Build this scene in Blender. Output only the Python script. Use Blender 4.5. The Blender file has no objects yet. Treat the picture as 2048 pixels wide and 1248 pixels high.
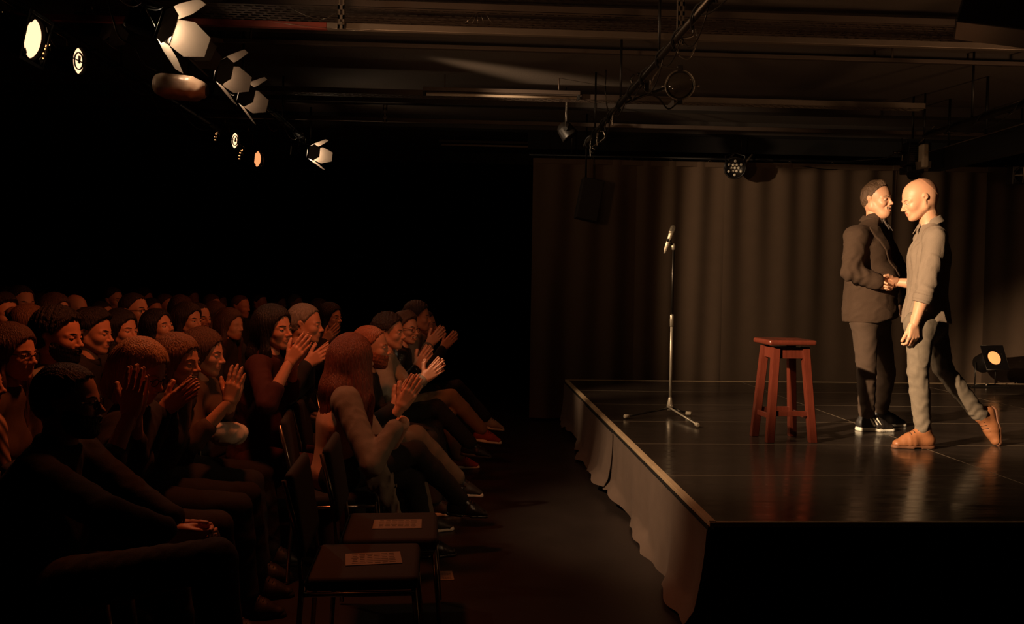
import bpy, bmesh, math, random
import numpy as np
from mathutils import Vector, Matrix, Euler

random.seed(4)
rng = np.random.RandomState(4)
C = bpy.context.scene.collection
SC = bpy.context.scene

# ------------------------------------------------------------------ camera
F = 1700.0
YAW, PITCH, ROLL = math.radians(3.06), math.radians(1.91), 0.0150
EYE = np.array([0.0, 0.0, 1.60])
ST = 0.51                                   # stage height
_r0 = np.array([math.cos(YAW), -math.sin(YAW), 0])
_f = np.array([math.sin(YAW)*math.cos(PITCH), math.cos(YAW)*math.cos(PITCH), -math.sin(PITCH)])
_u0 = np.cross(_r0, _f)
_r = _r0*math.cos(ROLL) + _u0*math.sin(ROLL)
_u = -_r0*math.sin(ROLL) + _u0*math.cos(ROLL)

def ray(px, py):
    return _f + _r*(px-1024)/F - _u*(py-624)/F
def at(px, py, Y):                          # photograph pixel -> point at depth Y of the room
    d = ray(px, py); p = EYE + d*(Y/d[1]); return np.array(p)
def atz(px, py, z):                         # pixel -> point at height z
    d = ray(px, py); return EYE + d*((z-EYE[2])/d[2])
def atx(px, py, X):
    d = ray(px, py); return EYE + d*(X/d[0])
def proj(p):
    d = np.array(p, float)-EYE; w = d@_f
    return 1024+F*(d@_r)/w, 624-F*(d@_u)/w

cam = bpy.data.cameras.new('camera'); camo = bpy.data.objects.new('camera', cam); C.objects.link(camo)
M = Matrix(((_r[0], _u[0], -_f[0], EYE[0]), (_r[1], _u[1], -_f[1], EYE[1]), (_r[2], _u[2], -_f[2], EYE[2]), (0, 0, 0, 1)))
camo.matrix_world = M
cam.sensor_width = 36.0; cam.lens = F/2048*36.0; cam.clip_start = 0.05; cam.clip_end = 60
SC.camera = camo

# ------------------------------------------------------------------ world, light, exposure
W = bpy.data.worlds.new('world'); SC.world = W; W.use_nodes = True
W.node_tree.nodes['Background'].inputs[0].default_value = (0.010, 0.006, 0.004, 1)
W.node_tree.nodes['Background'].inputs[1].default_value = 0.0
SC.view_settings.view_transform = 'Standard'; SC.view_settings.look = 'None'
SC.view_settings.exposure = 0.0; SC.view_settings.gamma = 1.0; SC.view_settings.use_curve_mapping = False

def spot(name, loc, aim, watts, deg, color, blend=0.5, size=0.06):
    l = bpy.data.lights.new(name, 'SPOT'); l.energy = watts; l.color = color
    l.spot_size = math.radians(deg); l.spot_blend = blend; l.shadow_soft_size = size
    o = bpy.data.objects.new(name, l); C.objects.link(o); o.location = [float(v) for v in loc]
    o.rotation_euler = (Vector([float(v) for v in aim])-Vector([float(v) for v in loc])).to_track_quat('-Z', 'Y').to_euler()
    return o
WARM = (1.0, 0.70, 0.42)
AMB = (1.0, 0.56, 0.28)
RED = (1.0, 0.20, 0.055)
# stage key lights: the lanterns of the left bar throw across the stage towards the performers
spot('key_spot', (-1.75, 3.1, 3.0), (3.08, 6.0, 1.42), 2700, 24.5, WARM, 0.6, 0.05)
spot('edge_spot', (-1.45, 4.9, 2.92), (1.50, 5.6, 0.50), 330, 47, WARM, 0.8, 0.05)
spot('cross_spot', (3.3, 2.0, 3.1), (-0.45, 5.2, 0.95), 75, 34, AMB, 0.8, 0.08)  # unseen lamp at the right, put in for warm edges on front-row hands
cs_ = spot('curtain_spot', (-1.40, 6.7, 2.90), (3.75, 9.9, 1.9), 430, 74, WARM, 0.7, 0.05); cs_.scale = (0.24, 1.0, 1.0)
spot('mic_spot', (-1.45, 5.6, 2.95), (1.72, 6.95, 1.45), 420, 24, WARM, 0.6, 0.05)
spot('wash_spot', (-1.40, 9.15, 2.92), (3.6, 6.6, 0.5), 300, 34, WARM, 0.7, 0.05)
# red wash over the seats from the lamps behind the audience
spot('seat_spot', (-0.95, 4.2, 3.0), (-1.3, 4.7, 0.9), 75, 125, RED, 0.8, 0.12)
spot('seat_spot_far', (-0.9, 7.6, 3.0), (-1.9, 7.8, 0.9), 24, 135, RED, 0.8, 0.12)
# unseen fill spots added below the ceiling, for lantern spill and stage bounce
spot('spill_fill_spot', (-0.9, 4.3, 2.35), (1.0, 5.6, 3.5), 60, 120, AMB, 0.9, 0.15)  # added fill hung in mid-air to brighten the ceiling steel
ws_ = spot('bounce_fill_spot', (5.6, 3.0, 1.95), (3.0, 6.2, 3.95), 170, 110, AMB, 0.9, 0.2); ws_.scale = (1.0, 0.28, 1.0)  # added upward fill from the right, no fixture here

# ------------------------------------------------------------------ materials
MATS = {}
def lin(c):
    return tuple(((v/255.0)/12.92 if v/255.0 <= 0.04045 else ((v/255.0+0.055)/1.055)**2.4) for v in c)
def mat(name, col, rough=0.6, metal=0.0, var=0.15, scale=14.0, bump=0.0, bscale=60.0, emit=0.0, ecol=None,
        spec=0.5, stretch=(1, 1, 1), sheen=0.0, coat=0.0, sub=0.0, detail=4.0):
    if name in MATS: return MATS[name]
    m = bpy.data.materials.new(name); m.use_nodes = True; nt = m.node_tree; b = nt.nodes['Principled BSDF']
    b.inputs['Roughness'].default_value = rough; b.inputs['Metallic'].default_value = metal
    b.inputs['Specular IOR Level'].default_value = spec
    b.inputs['Sheen Weight'].default_value = sheen; b.inputs['Coat Weight'].default_value = coat
    if sub: b.inputs['Subsurface Weight'].default_value = sub; b.inputs['Subsurface Scale'].default_value = 0.01
    tc = nt.nodes.new('ShaderNodeTexCoord'); mp = nt.nodes.new('ShaderNodeMapping'); mp.inputs['Scale'].default_value = stretch
    nt.links.new(tc.outputs['Object'], mp.inputs['Vector'])
    n = nt.nodes.new('ShaderNodeTexNoise'); n.inputs['Scale'].default_value = scale; n.inputs['Detail'].default_value = detail
    nt.links.new(mp.outputs[0], n.inputs['Vector'])
    r = nt.nodes.new('ShaderNodeMix'); r.data_type = 'RGBA'
    c0 = tuple(v*(1-var) for v in col)+(1,); c1 = tuple(min(1, v*(1+var)) for v in col)+(1,)
    r.inputs[6].default_value = c0; r.inputs[7].default_value = c1
    nt.links.new(n.outputs['Fac'], r.inputs[0]); nt.links.new(r.outputs[2], b.inputs['Base Color'])
    if bump:
        n2 = nt.nodes.new('ShaderNodeTexNoise'); n2.inputs['Scale'].default_value = bscale; n2.inputs['Detail'].default_value = 3
        nt.links.new(mp.outputs[0], n2.inputs['Vector'])
        bp = nt.nodes.new('ShaderNodeBump'); bp.inputs['Strength'].default_value = bump; bp.inputs['Distance'].default_value = 0.01
        nt.links.new(n2.outputs['Fac'], bp.inputs['Height']); nt.links.new(bp.outputs[0], b.inputs['Normal'])
    if emit:
        b.inputs['Emission Color'].default_value = (ecol or col)+(1,); b.inputs['Emission Strength'].default_value = emit
    MATS[name] = m; return m

# ------------------------------------------------------------------ object helpers
def V3(p): return Vector((float(p[0]), float(p[1]), float(p[2])))
def tag(o, label=None, cat=None, group=None, kind=None):
    if label: o['label'] = label
    if cat: o['category'] = cat
    if group: o['group'] = group
    if kind: o['kind'] = kind
    return o
def empty(name, loc, rz=0.0, label=None, cat=None, group=None):
    o = bpy.data.objects.new(name, None); C.objects.link(o); o.location = V3(loc); o.rotation_euler = (0, 0, rz)
    o.empty_display_size = 0.1
    return tag(o, label, cat, group)
def link(name, me, parent=None, loc=None):
    o = bpy.data.objects.new(name, me); C.objects.link(o)
    if parent is not None: o.parent = parent
    if loc is not None: o.location = V3(loc)
    return o
def copy_tree(o, parent=None):
    c = o.copy(); C.objects.link(c); c.parent = parent
    for ch in list(o.children): copy_tree(ch, c)
    return c

class MB:                                   # collects shapes into ONE mesh
    def __init__(s): s.bm = bmesh.new()
    def _mat(s, fs, mi):
        if mi:
            for f in fs: f.material_index = mi
    def box(s, c, size, rot=None, mi=0, bev=0.0):
        vs = bmesh.ops.create_cube(s.bm, size=1.0)['verts']
        Mx = Matrix.Translation(V3(c)) @ (rot.to_4x4() if rot is not None else Matrix.Identity(4)) @ Matrix.Diagonal((size[0], size[1], size[2], 1))
        bmesh.ops.transform(s.bm, matrix=Mx, verts=vs)
        fs = list({f for v in vs for f in v.link_faces}); s._mat(fs, mi)
        if bev:
            es = list({e for v in vs for e in v.link_edges})
            r = bmesh.ops.bevel(s.bm, geom=es, offset=bev, segments=2, affect='EDGES', profile=0.5)
            s._mat(r['faces'], mi)
        return s
    def cyl(s, a, b, r1, r2=None, n=16, mi=0, caps=True):
        a, b = V3(a), V3(b); r2 = r1 if r2 is None else r2; d = b-a
        R = d.to_track_quat('Z', 'Y').to_matrix()
        rings = []
        for p, r in ((a, r1), (b, r2)):
            rings.append([s.bm.verts.new(p + R @ Vector((r*math.cos(2*math.pi*i/n), r*math.sin(2*math.pi*i/n), 0))) for i in range(n)])
        for i in range(n):
            f = s.bm.faces.new((rings[0][i], rings[0][(i+1) % n], rings[1][(i+1) % n], rings[1][i])); f.smooth = True; f.material_index = mi
        if caps:
            f = s.bm.faces.new(rings[0][::-1]); f.material_index = mi
            f = s.bm.faces.new(rings[1]); f.material_index = mi
        return s
    def lathe(s, a, axis, prof, n=24, mi=0):
        a = V3(a); R = V3(axis).to_track_quat('Z', 'Y').to_matrix(); prev = None
        for (t, r) in prof:
            ring = [s.bm.verts.new(a + R @ Vector((r*math.cos(2*math.pi*i/n), r*math.sin(2*math.pi*i/n), t))) for i in range(n)]
            if prev:
                for i in range(n):
                    f = s.bm.faces.new((prev[i], prev[(i+1) % n], ring[(i+1) % n], ring[i])); f.smooth = True; f.material_index = mi
            else: first = ring
            prev = ring
        try: s.bm.faces.new(first[::-1]).material_index = mi
        except ValueError: pass
        try: s.bm.faces.new(prev).material_index = mi
        except ValueError: pass
        return s
    def tube(s, pts, r, n=8, mi=0, closed=False):
        P = [V3(p) for p in pts]; rings = []; up = Vector((0, 0, 1)); N = len(P)
        for i, p in enumerate(P):
            if closed: t = P[(i+1) % N]-P[i-1]
            else: t = P[min(i+1, N-1)]-P[max(i-1, 0)]
            t.normalize()
            x = t.cross(up)
            if x.length < 1e-3: x = t.cross(Vector((1, 0, 0)))
            x.normalize(); y = x.cross(t)
            rr = r[i] if isinstance(r, (list, tuple)) else r
            rings.append([s.bm.verts.new(p + x*rr*math.cos(2*math.pi*k/n) + y*rr*math.sin(2*math.pi*k/n)) for k in range(n)])
        for i in range(N if closed else N-1):
            A, B = rings[i], rings[(i+1) % N]
            for k in range(n):
                f = s.bm.faces.new((A[k], A[(k+1) % n], B[(k+1) % n], B[k])); f.smooth = True; f.material_index = mi
        if not closed:
            s.bm.faces.new(rings[0][::-1]).material_index = mi; s.bm.faces.new(rings[-1]).material_index = mi
        return s
    def poly(s, pts, th, mi=0):             # thick plate from a planar outline
        P = [V3(p) for p in pts]; nrm = (P[1]-P[0]).cross(P[2]-P[1]).normalized()*th/2
        A = [s.bm.verts.new(p-nrm) for p in P]; B = [s.bm.verts.new(p+nrm) for p in P]
        s.bm.faces.new(A[::-1]).material_index = mi; s.bm.faces.new(B).material_index = mi
        for i in range(len(P)):
            j = (i+1) % len(P); s.bm.faces.new((A[i], A[j], B[j], B[i])).material_index = mi
        return s
    def build(s, name, mats, parent=None, loc=None):
        bmesh.ops.recalc_face_normals(s.bm, faces=s.bm.faces[:])
        me = bpy.data.meshes.new(name); s.bm.to_mesh(me); s.bm.free()
        for m in (mats if isinstance(mats, (list, tuple)) else [mats]): me.materials.append(m)
        return link(name, me, parent, loc)
def spline(pts, n=6):                       # Catmull-Rom through points
    P = [np.array(p, float) for p in pts]; P = [2*P[0]-P[1]]+P+[2*P[-1]-P[-2]]; out = []
    for i in range(1, len(P)-2):
        for k in range(n):
            t = k/n; a, b, c, d = P[i-1:i+3]
            out.append(0.5*((2*b)+(c-a)*t+(2*a-5*b+4*c-d)*t*t+(3*b-a-3*c+d)*t**3))
    out.append(P[-2]); return out

# ------------------------------------------------------------------ implicit-surface modelling of bodies
def nrm(v):
    v = np.array(v, float); return v/max(1e-9, np.linalg.norm(v))
class Field:
    def __init__(s, lo, hi, res):
        s.lo = np.array(lo, np.float32); s.res = res
        s.n = np.maximum(4, np.ceil((np.array(hi)-np.array(lo))/res).astype(int)+1)
        s.D = np.full(s.n, 0.5, np.float32)
        s.ax = [s.lo[i]+res*np.arange(s.n[i], dtype=np.float32) for i in range(3)]
    def _sub(s, lo, hi):
        sl = []
        for i in range(3):
            a = int(max(0, math.floor((lo[i]-s.lo[i])/s.res))); b = int(min(s.n[i], math.ceil((hi[i]-s.lo[i])/s.res)+1))
            if b <= a: return None
            sl.append(slice(a, b))
        return tuple(sl)
    def _mix(s, fn, lo, hi, k, op):
        pad = max(k, 3*s.res)+s.res
        sl = s._sub(np.array(lo)-pad, np.array(hi)+pad)
        if sl is None: return s
        X = s.ax[0][sl[0]][:, None, None]; Y = s.ax[1][sl[1]][None, :, None]; Z = s.ax[2][sl[2]][None, None, :]
        d = fn(X, Y, Z); D = s.D[sl]
        if op == 'u':
            h = np.maximum(k-np.abs(D-d), 0)/max(k, 1e-6); s.D[sl] = np.minimum(D, d)-h*h*k*0.25
        else:
            d = -d; h = np.maximum(k-np.abs(D-d), 0)/max(k, 1e-6); s.D[sl] = np.maximum(D, d)+h*h*k*0.25
        return s
    def rc(s, a, b, r1, r2, k=0.02, op='u', flat=1.0, dirn=None):
        a = np.array(a, np.float32); b = np.array(b, np.float32); ba = b-a; L2 = float(ba@ba)+1e-9
        dn = None if dirn is None else nrm(dirn).astype(np.float32)
        def fn(X, Y, Z):
            px, py, pz = X-a[0], Y-a[1], Z-a[2]
            t = np.clip((px*ba[0]+py*ba[1]+pz*ba[2])/L2, 0, 1)
            wx, wy, wz = px-t*ba[0], py-t*ba[1], pz-t*ba[2]
            if dn is not None:
                q = (wx*dn[0]+wy*dn[1]+wz*dn[2])*(1/flat-1)
                wx = wx+q*dn[0]; wy = wy+q*dn[1]; wz = wz+q*dn[2]
                return (np.sqrt(wx*wx+wy*wy+wz*wz)-(r1+(r2-r1)*t))*min(1, flat)
            return np.sqrt(wx*wx+wy*wy+wz*wz)-(r1+(r2-r1)*t)
        R = max(r1, r2)*max(1, flat)
        return s._mix(fn, np.minimum(a, b)-R, np.maximum(a, b)+R, k, op)
    def el(s, c, r, k=0.02, op='u', R=None):
        c = np.array(c, np.float32); r = np.array(r, np.float32)
        def fn(X, Y, Z):
            px, py, pz = X-c[0], Y-c[1], Z-c[2]
            if R is not None:
                qx = px*R[0][0]+py*R[1][0]+pz*R[2][0]; qy = px*R[0][1]+py*R[1][1]+pz*R[2][1]; qz = px*R[0][2]+py*R[1][2]+pz*R[2][2]
                px, py, pz = qx, qy, qz
            k0 = np.sqrt((px/r[0])**2+(py/r[1])**2+(pz/r[2])**2)
            k1 = np.sqrt((px/r[0]**2)**2+(py/r[1]**2)**2+(pz/r[2]**2)**2)+1e-6
            return k0*(k0-1)/k1
        m = r.max() if R is not None else r
        return s._mix(fn, c-m, c+m, k, op)
    def bx(s, c, h, rd=0.01, k=0.01, op='u', R=None):
        c = np.array(c, np.float32); h = np.array(h, np.float32)
        def fn(X, Y, Z):
            px, py, pz = X-c[0], Y-c[1], Z-c[2]
            if R is not None:
                qx = px*R[0][0]+py*R[1][0]+pz*R[2][0]; qy = px*R[0][1]+py*R[1][1]+pz*R[2][1]; qz = px*R[0][2]+py*R[1][2]+pz*R[2][2]
                px, py, pz = qx, qy, qz
            qx, qy, qz = np.abs(px)-h[0]+rd, np.abs(py)-h[1]+rd, np.abs(pz)-h[2]+rd
            return np.sqrt(np.maximum(qx, 0)**2+np.maximum(qy, 0)**2+np.maximum(qz, 0)**2)+np.minimum(np.maximum(qx, np.maximum(qy, qz)), 0)-rd
        m = np.linalg.norm(h) if R is not None else h
        return s._mix(fn, c-m, c+m, k, op)
    def cut(s, p, n, nz=0.0):              # remove everything on the side n points to
        n = nrm(n)
        X = s.ax[0][:, None, None]; Y = s.ax[1][None, :, None]; Z = s.ax[2][None, None, :]
        d = (X-p[0])*n[0]+(Y-p[1])*n[1]+(Z-p[2])*n[2]
        if nz: d = d+nz*noise3(X, Y, Z, 95, 12)+nz*.6*np.sin(Y*260+3*np.sin(Z*50))
        s.D = np.maximum(s.D, d.astype(np.float32)); return s
    def disp(s, fn):
        X = s.ax[0][:, None, None]; Y = s.ax[1][None, :, None]; Z = s.ax[2][None, None, :]
        s.D = s.D+fn(X, Y, Z).astype(np.float32); return s
    def mesh(s):
        D = s.D.copy()
        D[0] = D[-1] = 0.5; D[:, 0] = D[:, -1] = 0.5; D[:, :, 0] = D[:, :, -1] = 0.5
        S = D < 0; nx, ny, nz = D.shape
        cnt = np.zeros((nx-1, ny-1, nz-1), np.int8)
        for i in (0, 1):
            for j in (0, 1):
                for k in (0, 1): cnt += S[i:nx-1+i, j:ny-1+j, k:nz-1+k]
        act = (cnt > 0) & (cnt < 8); idx = np.argwhere(act)
        if len(idx) == 0: return np.zeros((0, 3)), np.zeros((0, 4), int)
        vid = -np.ones(act.shape, np.int64); vid[act] = np.arange(len(idx))
        acc = np.zeros((len(idx), 3)); num = np.zeros(len(idx))
        cs = [(0, 0, 0), (1, 0, 0), (0, 1, 0), (1, 1, 0), (0, 0, 1), (1, 0, 1), (0, 1, 1), (1, 1, 1)]
        val = [D[idx[:, 0]+c[0], idx[:, 1]+c[1], idx[:, 2]+c[2]] for c in cs]
        for a in range(8):
            for b in range(a+1, 8):
                df = np.array(cs[b])-np.array(cs[a])
                if np.abs(df).sum() != 1: continue
                m = (val[a] < 0) != (val[b] < 0)
                t = val[a][m]/(val[a][m]-val[b][m])
                acc[m] += np.array(cs[a])+t[:, None]*df; num[m] += 1
        v = s.lo+s.res*(idx+acc/num[:, None])
        Q = []
        for ax in range(3):
            o1, o2 = (ax+1) % 3, (ax+2) % 3
            sl0 = [slice(1, -1)]*3; sl1 = [slice(1, -1)]*3; sl0[ax] = slice(0, -1); sl1[ax] = slice(1, None)
            A = S[tuple(sl0)]; B = S[tuple(sl1)]
            for flip, mk in ((False, A & ~B), (True, ~A & B)):
                e = np.argwhere(mk); off = np.ones(3, int); off[ax] = 0; e = e+off
                def cell(d1, d2):
                    q = e.copy(); q[:, o1] -= d1; q[:, o2] -= d2; return vid[q[:, 0], q[:, 1], q[:, 2]]
                q = np.stack([cell(0, 0), cell(1, 0), cell(1, 1), cell(0, 1)], 1)
                Q.append(q[:, ::-1] if flip else q)
        return v, np.concatenate(Q)

def field_for(pts, pad, res):
    P = np.array(pts); return Field(P.min(0)-pad, P.max(0)+pad, res)
def xf(v, R, t=(0, 0, 0), s=1.0):
    return (np.array(v)*s)@np.array(R).T+np.array(t)
def Rz(a): c, s = math.cos(a), math.sin(a); return np.array([[c, -s, 0], [s, c, 0], [0, 0, 1.]])
def Ry(a): c, s = math.cos(a), math.sin(a); return np.array([[c, 0, s], [0, 1, 0], [-s, 0, c]])
def Rx(a): c, s = math.cos(a), math.sin(a); return np.array([[1, 0, 0], [0, c, -s], [0, s, c]])

def mesh_obj(name, islands, mats, parent=None, smooth=True):
    """islands: list of (verts, quads, material index or array of them); ONE mesh object"""
    vs, qs, ms, off = [], [], [], 0
    for v, q, mi in islands:
        if len(v) == 0: continue
        vs.append(v); qs.append(q+off); off += len(v)
        ms.append(np.full(len(q), mi, np.int32) if np.isscalar(mi) else np.array(mi, np.int32))
    v = np.concatenate(vs); q = np.concatenate(qs); m = np.concatenate(ms)
    me = bpy.data.meshes.new(name); me.vertices.add(len(v)); me.loops.add(len(q)*4); me.polygons.add(len(q))
    me.vertices.foreach_set('co', v.astype(np.float32).ravel())
    me.loops.foreach_set('vertex_index', q.astype(np.int32).ravel())
    me.polygons.foreach_set('loop_start', np.arange(0, len(q)*4, 4, dtype=np.int32))
    me.polygons.foreach_set('material_index', m)
    me.polygons.foreach_set('use_smooth', np.full(len(q), smooth))
    for x in (mats if isinstance(mats, (list, tuple)) else [mats]): me.materials.append(x)
    me.update(calc_edges=True)
    return link(name, me, parent)
# ------------------------------------------------------------------ people: heads, hands, bodies
SKIN = mat('skin_stage_men', lin((226, 168, 132)), 0.46, var=0.08, scale=30, bump=0.08, bscale=220, sub=0.08)  # even skin tone shared by the two men on the stage
SKIN2 = mat('skin_fair', lin((208, 150, 118)), 0.5, var=0.10, scale=26, bump=0.05, bscale=200)
LIP = mat('lip', lin((192, 122, 98)), 0.4, var=0.05)
EYEW = mat('eye_white', lin((225, 215, 205)), 0.2, var=0.02)
IRIS = mat('iris', lin((40, 28, 20)), 0.15, var=0.1)
TEETH = mat('teeth', lin((235, 225, 205)), 0.3, var=0.03)
MOUTH = mat('mouth_dark', lin((60, 22, 18)), 0.6)
def hairmat(name, rgb, rough=0.5): return mat(name, lin(rgb), rough, var=0.55, scale=34, bump=0.9, bscale=70, stretch=(3, 3, 0.35), detail=6)

_HEAD = {}
def head_islands(res, female=False, smile=False, bald_skull=False, jowl=0.0, lean=1.0):
    key = (res, female, smile, jowl)
    if key in _HEAD: return _HEAD[key]
    f = Field((-.135, -.105, -.20), (.135, .105, .14), res)
    w = 0.94 if female else 1.0
    f.el((-.014, 0, .034), (.100, .077*w, .088), .02)
    f.el((.034, 0, -.030), (.058, .056*w, .080), .035)
    f.el((-.045, 0, .000), (.062, .066*w, .07), .03)
    f.rc((.078, 0, -.096), (.070, 0, -.092), .017*w, .017*w, .03)
    for s in (-1, 1):
        f.rc((-.006, s*.052*w, -.052), (.062, s*.016, -.092), .017+jowl, .013+jowl, .028)
        f.el((.058, s*.036*w, -.026), (.024, .022, .022), .022)          # cheek
        if smile: f.el((.070, s*.037*w, -.030), (.016, .015, .013), .014)
        f.rc((.083, s*.012, .018), (.066, s*.046*w, .014), .0085, .008, .014)  # brow
    if jowl: f.el((.045, 0, -.105), (.042, .044, .024+jowl), .03)
    for s in (-1, 1):
        f.el((.098, s*.031, -.001), (.019, .0160, .0095), .010, 's')       # eye socket
    f.rc((.090, 0, .006), (.108, 0, -.026), .0065, .0095, .012)            # nose
    f.el((.110, 0, -.029), (.012, .0095, .009), .008)
    for s in (-1, 1): f.el((.099, s*.012, -.034), (.011, .0075, .0075), .006)
    f.el((.087, 0, -.060), (.012, .024, .016), .018)                       # muzzle
    if smile:
        f.rc((.094, -.020, -.056), (.102, 0, -.062), .0050, .0075, .004, 's')
        f.rc((.094, .020, -.056), (.102, 0, -.062), .0050, .0075, .004, 's')
        f.rc((.084, -.026, -.071), (.101, 0, -.076), .0035, .0055, .004)
        f.rc((.084, .026, -.071), (.101, 0, -.076), .0035, .0055, .004)
        f.rc((.086, -.030, -.050), (.103, 0, -.052), .0025, .0045, .004)
        f.rc((.086, .030, -.050), (.103, 0, -.052), .0025, .0045, .004)
        for s in (-1, 1): f.rc((.090, s*.024, -.030), (.076, s*.041, -.060), .0025, .003, .006, 's')
    else:
        f.rc((.086, -.019, -.057), (.0975, 0, -.0555), .0025, .0042, .005)
        f.rc((.086, .019, -.057), (.0975, 0, -.0555), .0025, .0042, .005)
        f.rc((.084, -.015, -.066), (.0960, 0, -.0665), .003, .0050, .005)
        f.rc((.084, .015, -.066), (.0960, 0, -.0665), .003, .0050, .005)
        f.rc((.092, -.022, -.0612), (.1035, 0, -.0612), .0012, .0018, .003, 's')
        f.rc((.092, .022, -.0612), (.1035, 0, -.0612), .0012, .0018, .003, 's')
    for s in (-1, 1):                                                    # ears
        f.rc((-.012, s*.074*w, .012), (-.004, s*.070*w, -.030), .0125, .0085, .006, flat=.42, dirn=(.35, s, 0))
        f.el((-.016, s*.082*w, .010), (.017, .0055, .020), .005)
        f.el((-.008, s*.087*w, -.002), (.0085, .007, .015), .004, 's')
    f.rc((-.030, 0, -.05), (-.030, 0, -.110), .050*w, .045*w, .03)
    v, q = f.mesh(); c = v[q].mean(1); mi = np.zeros(len(q), int)
    if smile:
        mi[(np.abs(c[:, 1]) < .026) & (c[:, 2] < -.051) & (c[:, 2] > -.070) & (c[:, 0] > .074) & (c[:, 0] < .0945)] = 6
        mi[(np.abs(c[:, 2]+.0730) < .0050*(1-(c[:, 1]/.024)**2)) & (c[:, 0] > .088)] = 1
    else:
        mi[(np.abs(c[:, 2]+.0612) < .0090*(1-(c[:, 1]/.0225)**2)) & (c[:, 0] > .084)] = 1
    isl = [(v, q, mi)]
    if res < .008:
        for s in (-1, 1):
            e = Field((.050, s*.031-.018, -.018), (.094, s*.031+.018, .018), min(res, .0035)); e.el((.0730, s*.031, -.0015), (.0145, .0145, .0090), .001)
            ev, eq = e.mesh(); ec = ev[eq].mean(1); em = np.full(len(eq), 2); em[(ec[:, 1]-s*.031)**2+(ec[:, 2]+.0015)**2 < .0058**2] = 3
            em[ec[:, 0] < .07] = 0
            isl.append((ev, eq, em))
            l = Field((.050, s*.031-.022, -.02), (.098, s*.031+.022, .02), min(res, .0035))   # upper lid
            l.el((.0735, s*.031, .0025), (.0165, .0165, .0125), .001); l.cut((.07, 0, .0004 if not smile else .0), (0, 0, -1))
            lv, lq = l.mesh(); isl.append((lv, lq, 0))
        if smile:
            t = Field((.06, -.029, -.072), (.106, .029, -.048), .003); t.el((.0830, 0, -.0600), (.0170, .025, .0066), .001)
            tv, tq = t.mesh(); isl.append((tv, tq, 5))
    _HEAD[key] = isl; return isl
def brow_islands(res):
    out = []
    for s in (-1, 1):
        f = Field((.05, min(0, s*.06), .0), (.11, max(0, s*.06), .04), min(res, .004))
        f.rc((.0925, s*.014, .0185), (.086, s*.034, .024), .0036, .0036, .003); f.rc((.086, s*.034, .024), (.0715, s*.050, .019), .0036, .0028, .003)
        v, q = f.mesh(); out.append((v, q, 4))
    return out

def noise3(X, Y, Z, sc, seed=0):
    r = np.random.RandomState(seed); o = 0
    for i in range(6):
        k = r.normal(size=3)*sc*(1+.35*i); ph = r.rand()*6.28
        o = o+np.sin(X*k[0]+Y*k[1]+Z*k[2]+ph)/(1+.35*i)
    return o/3.0

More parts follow.
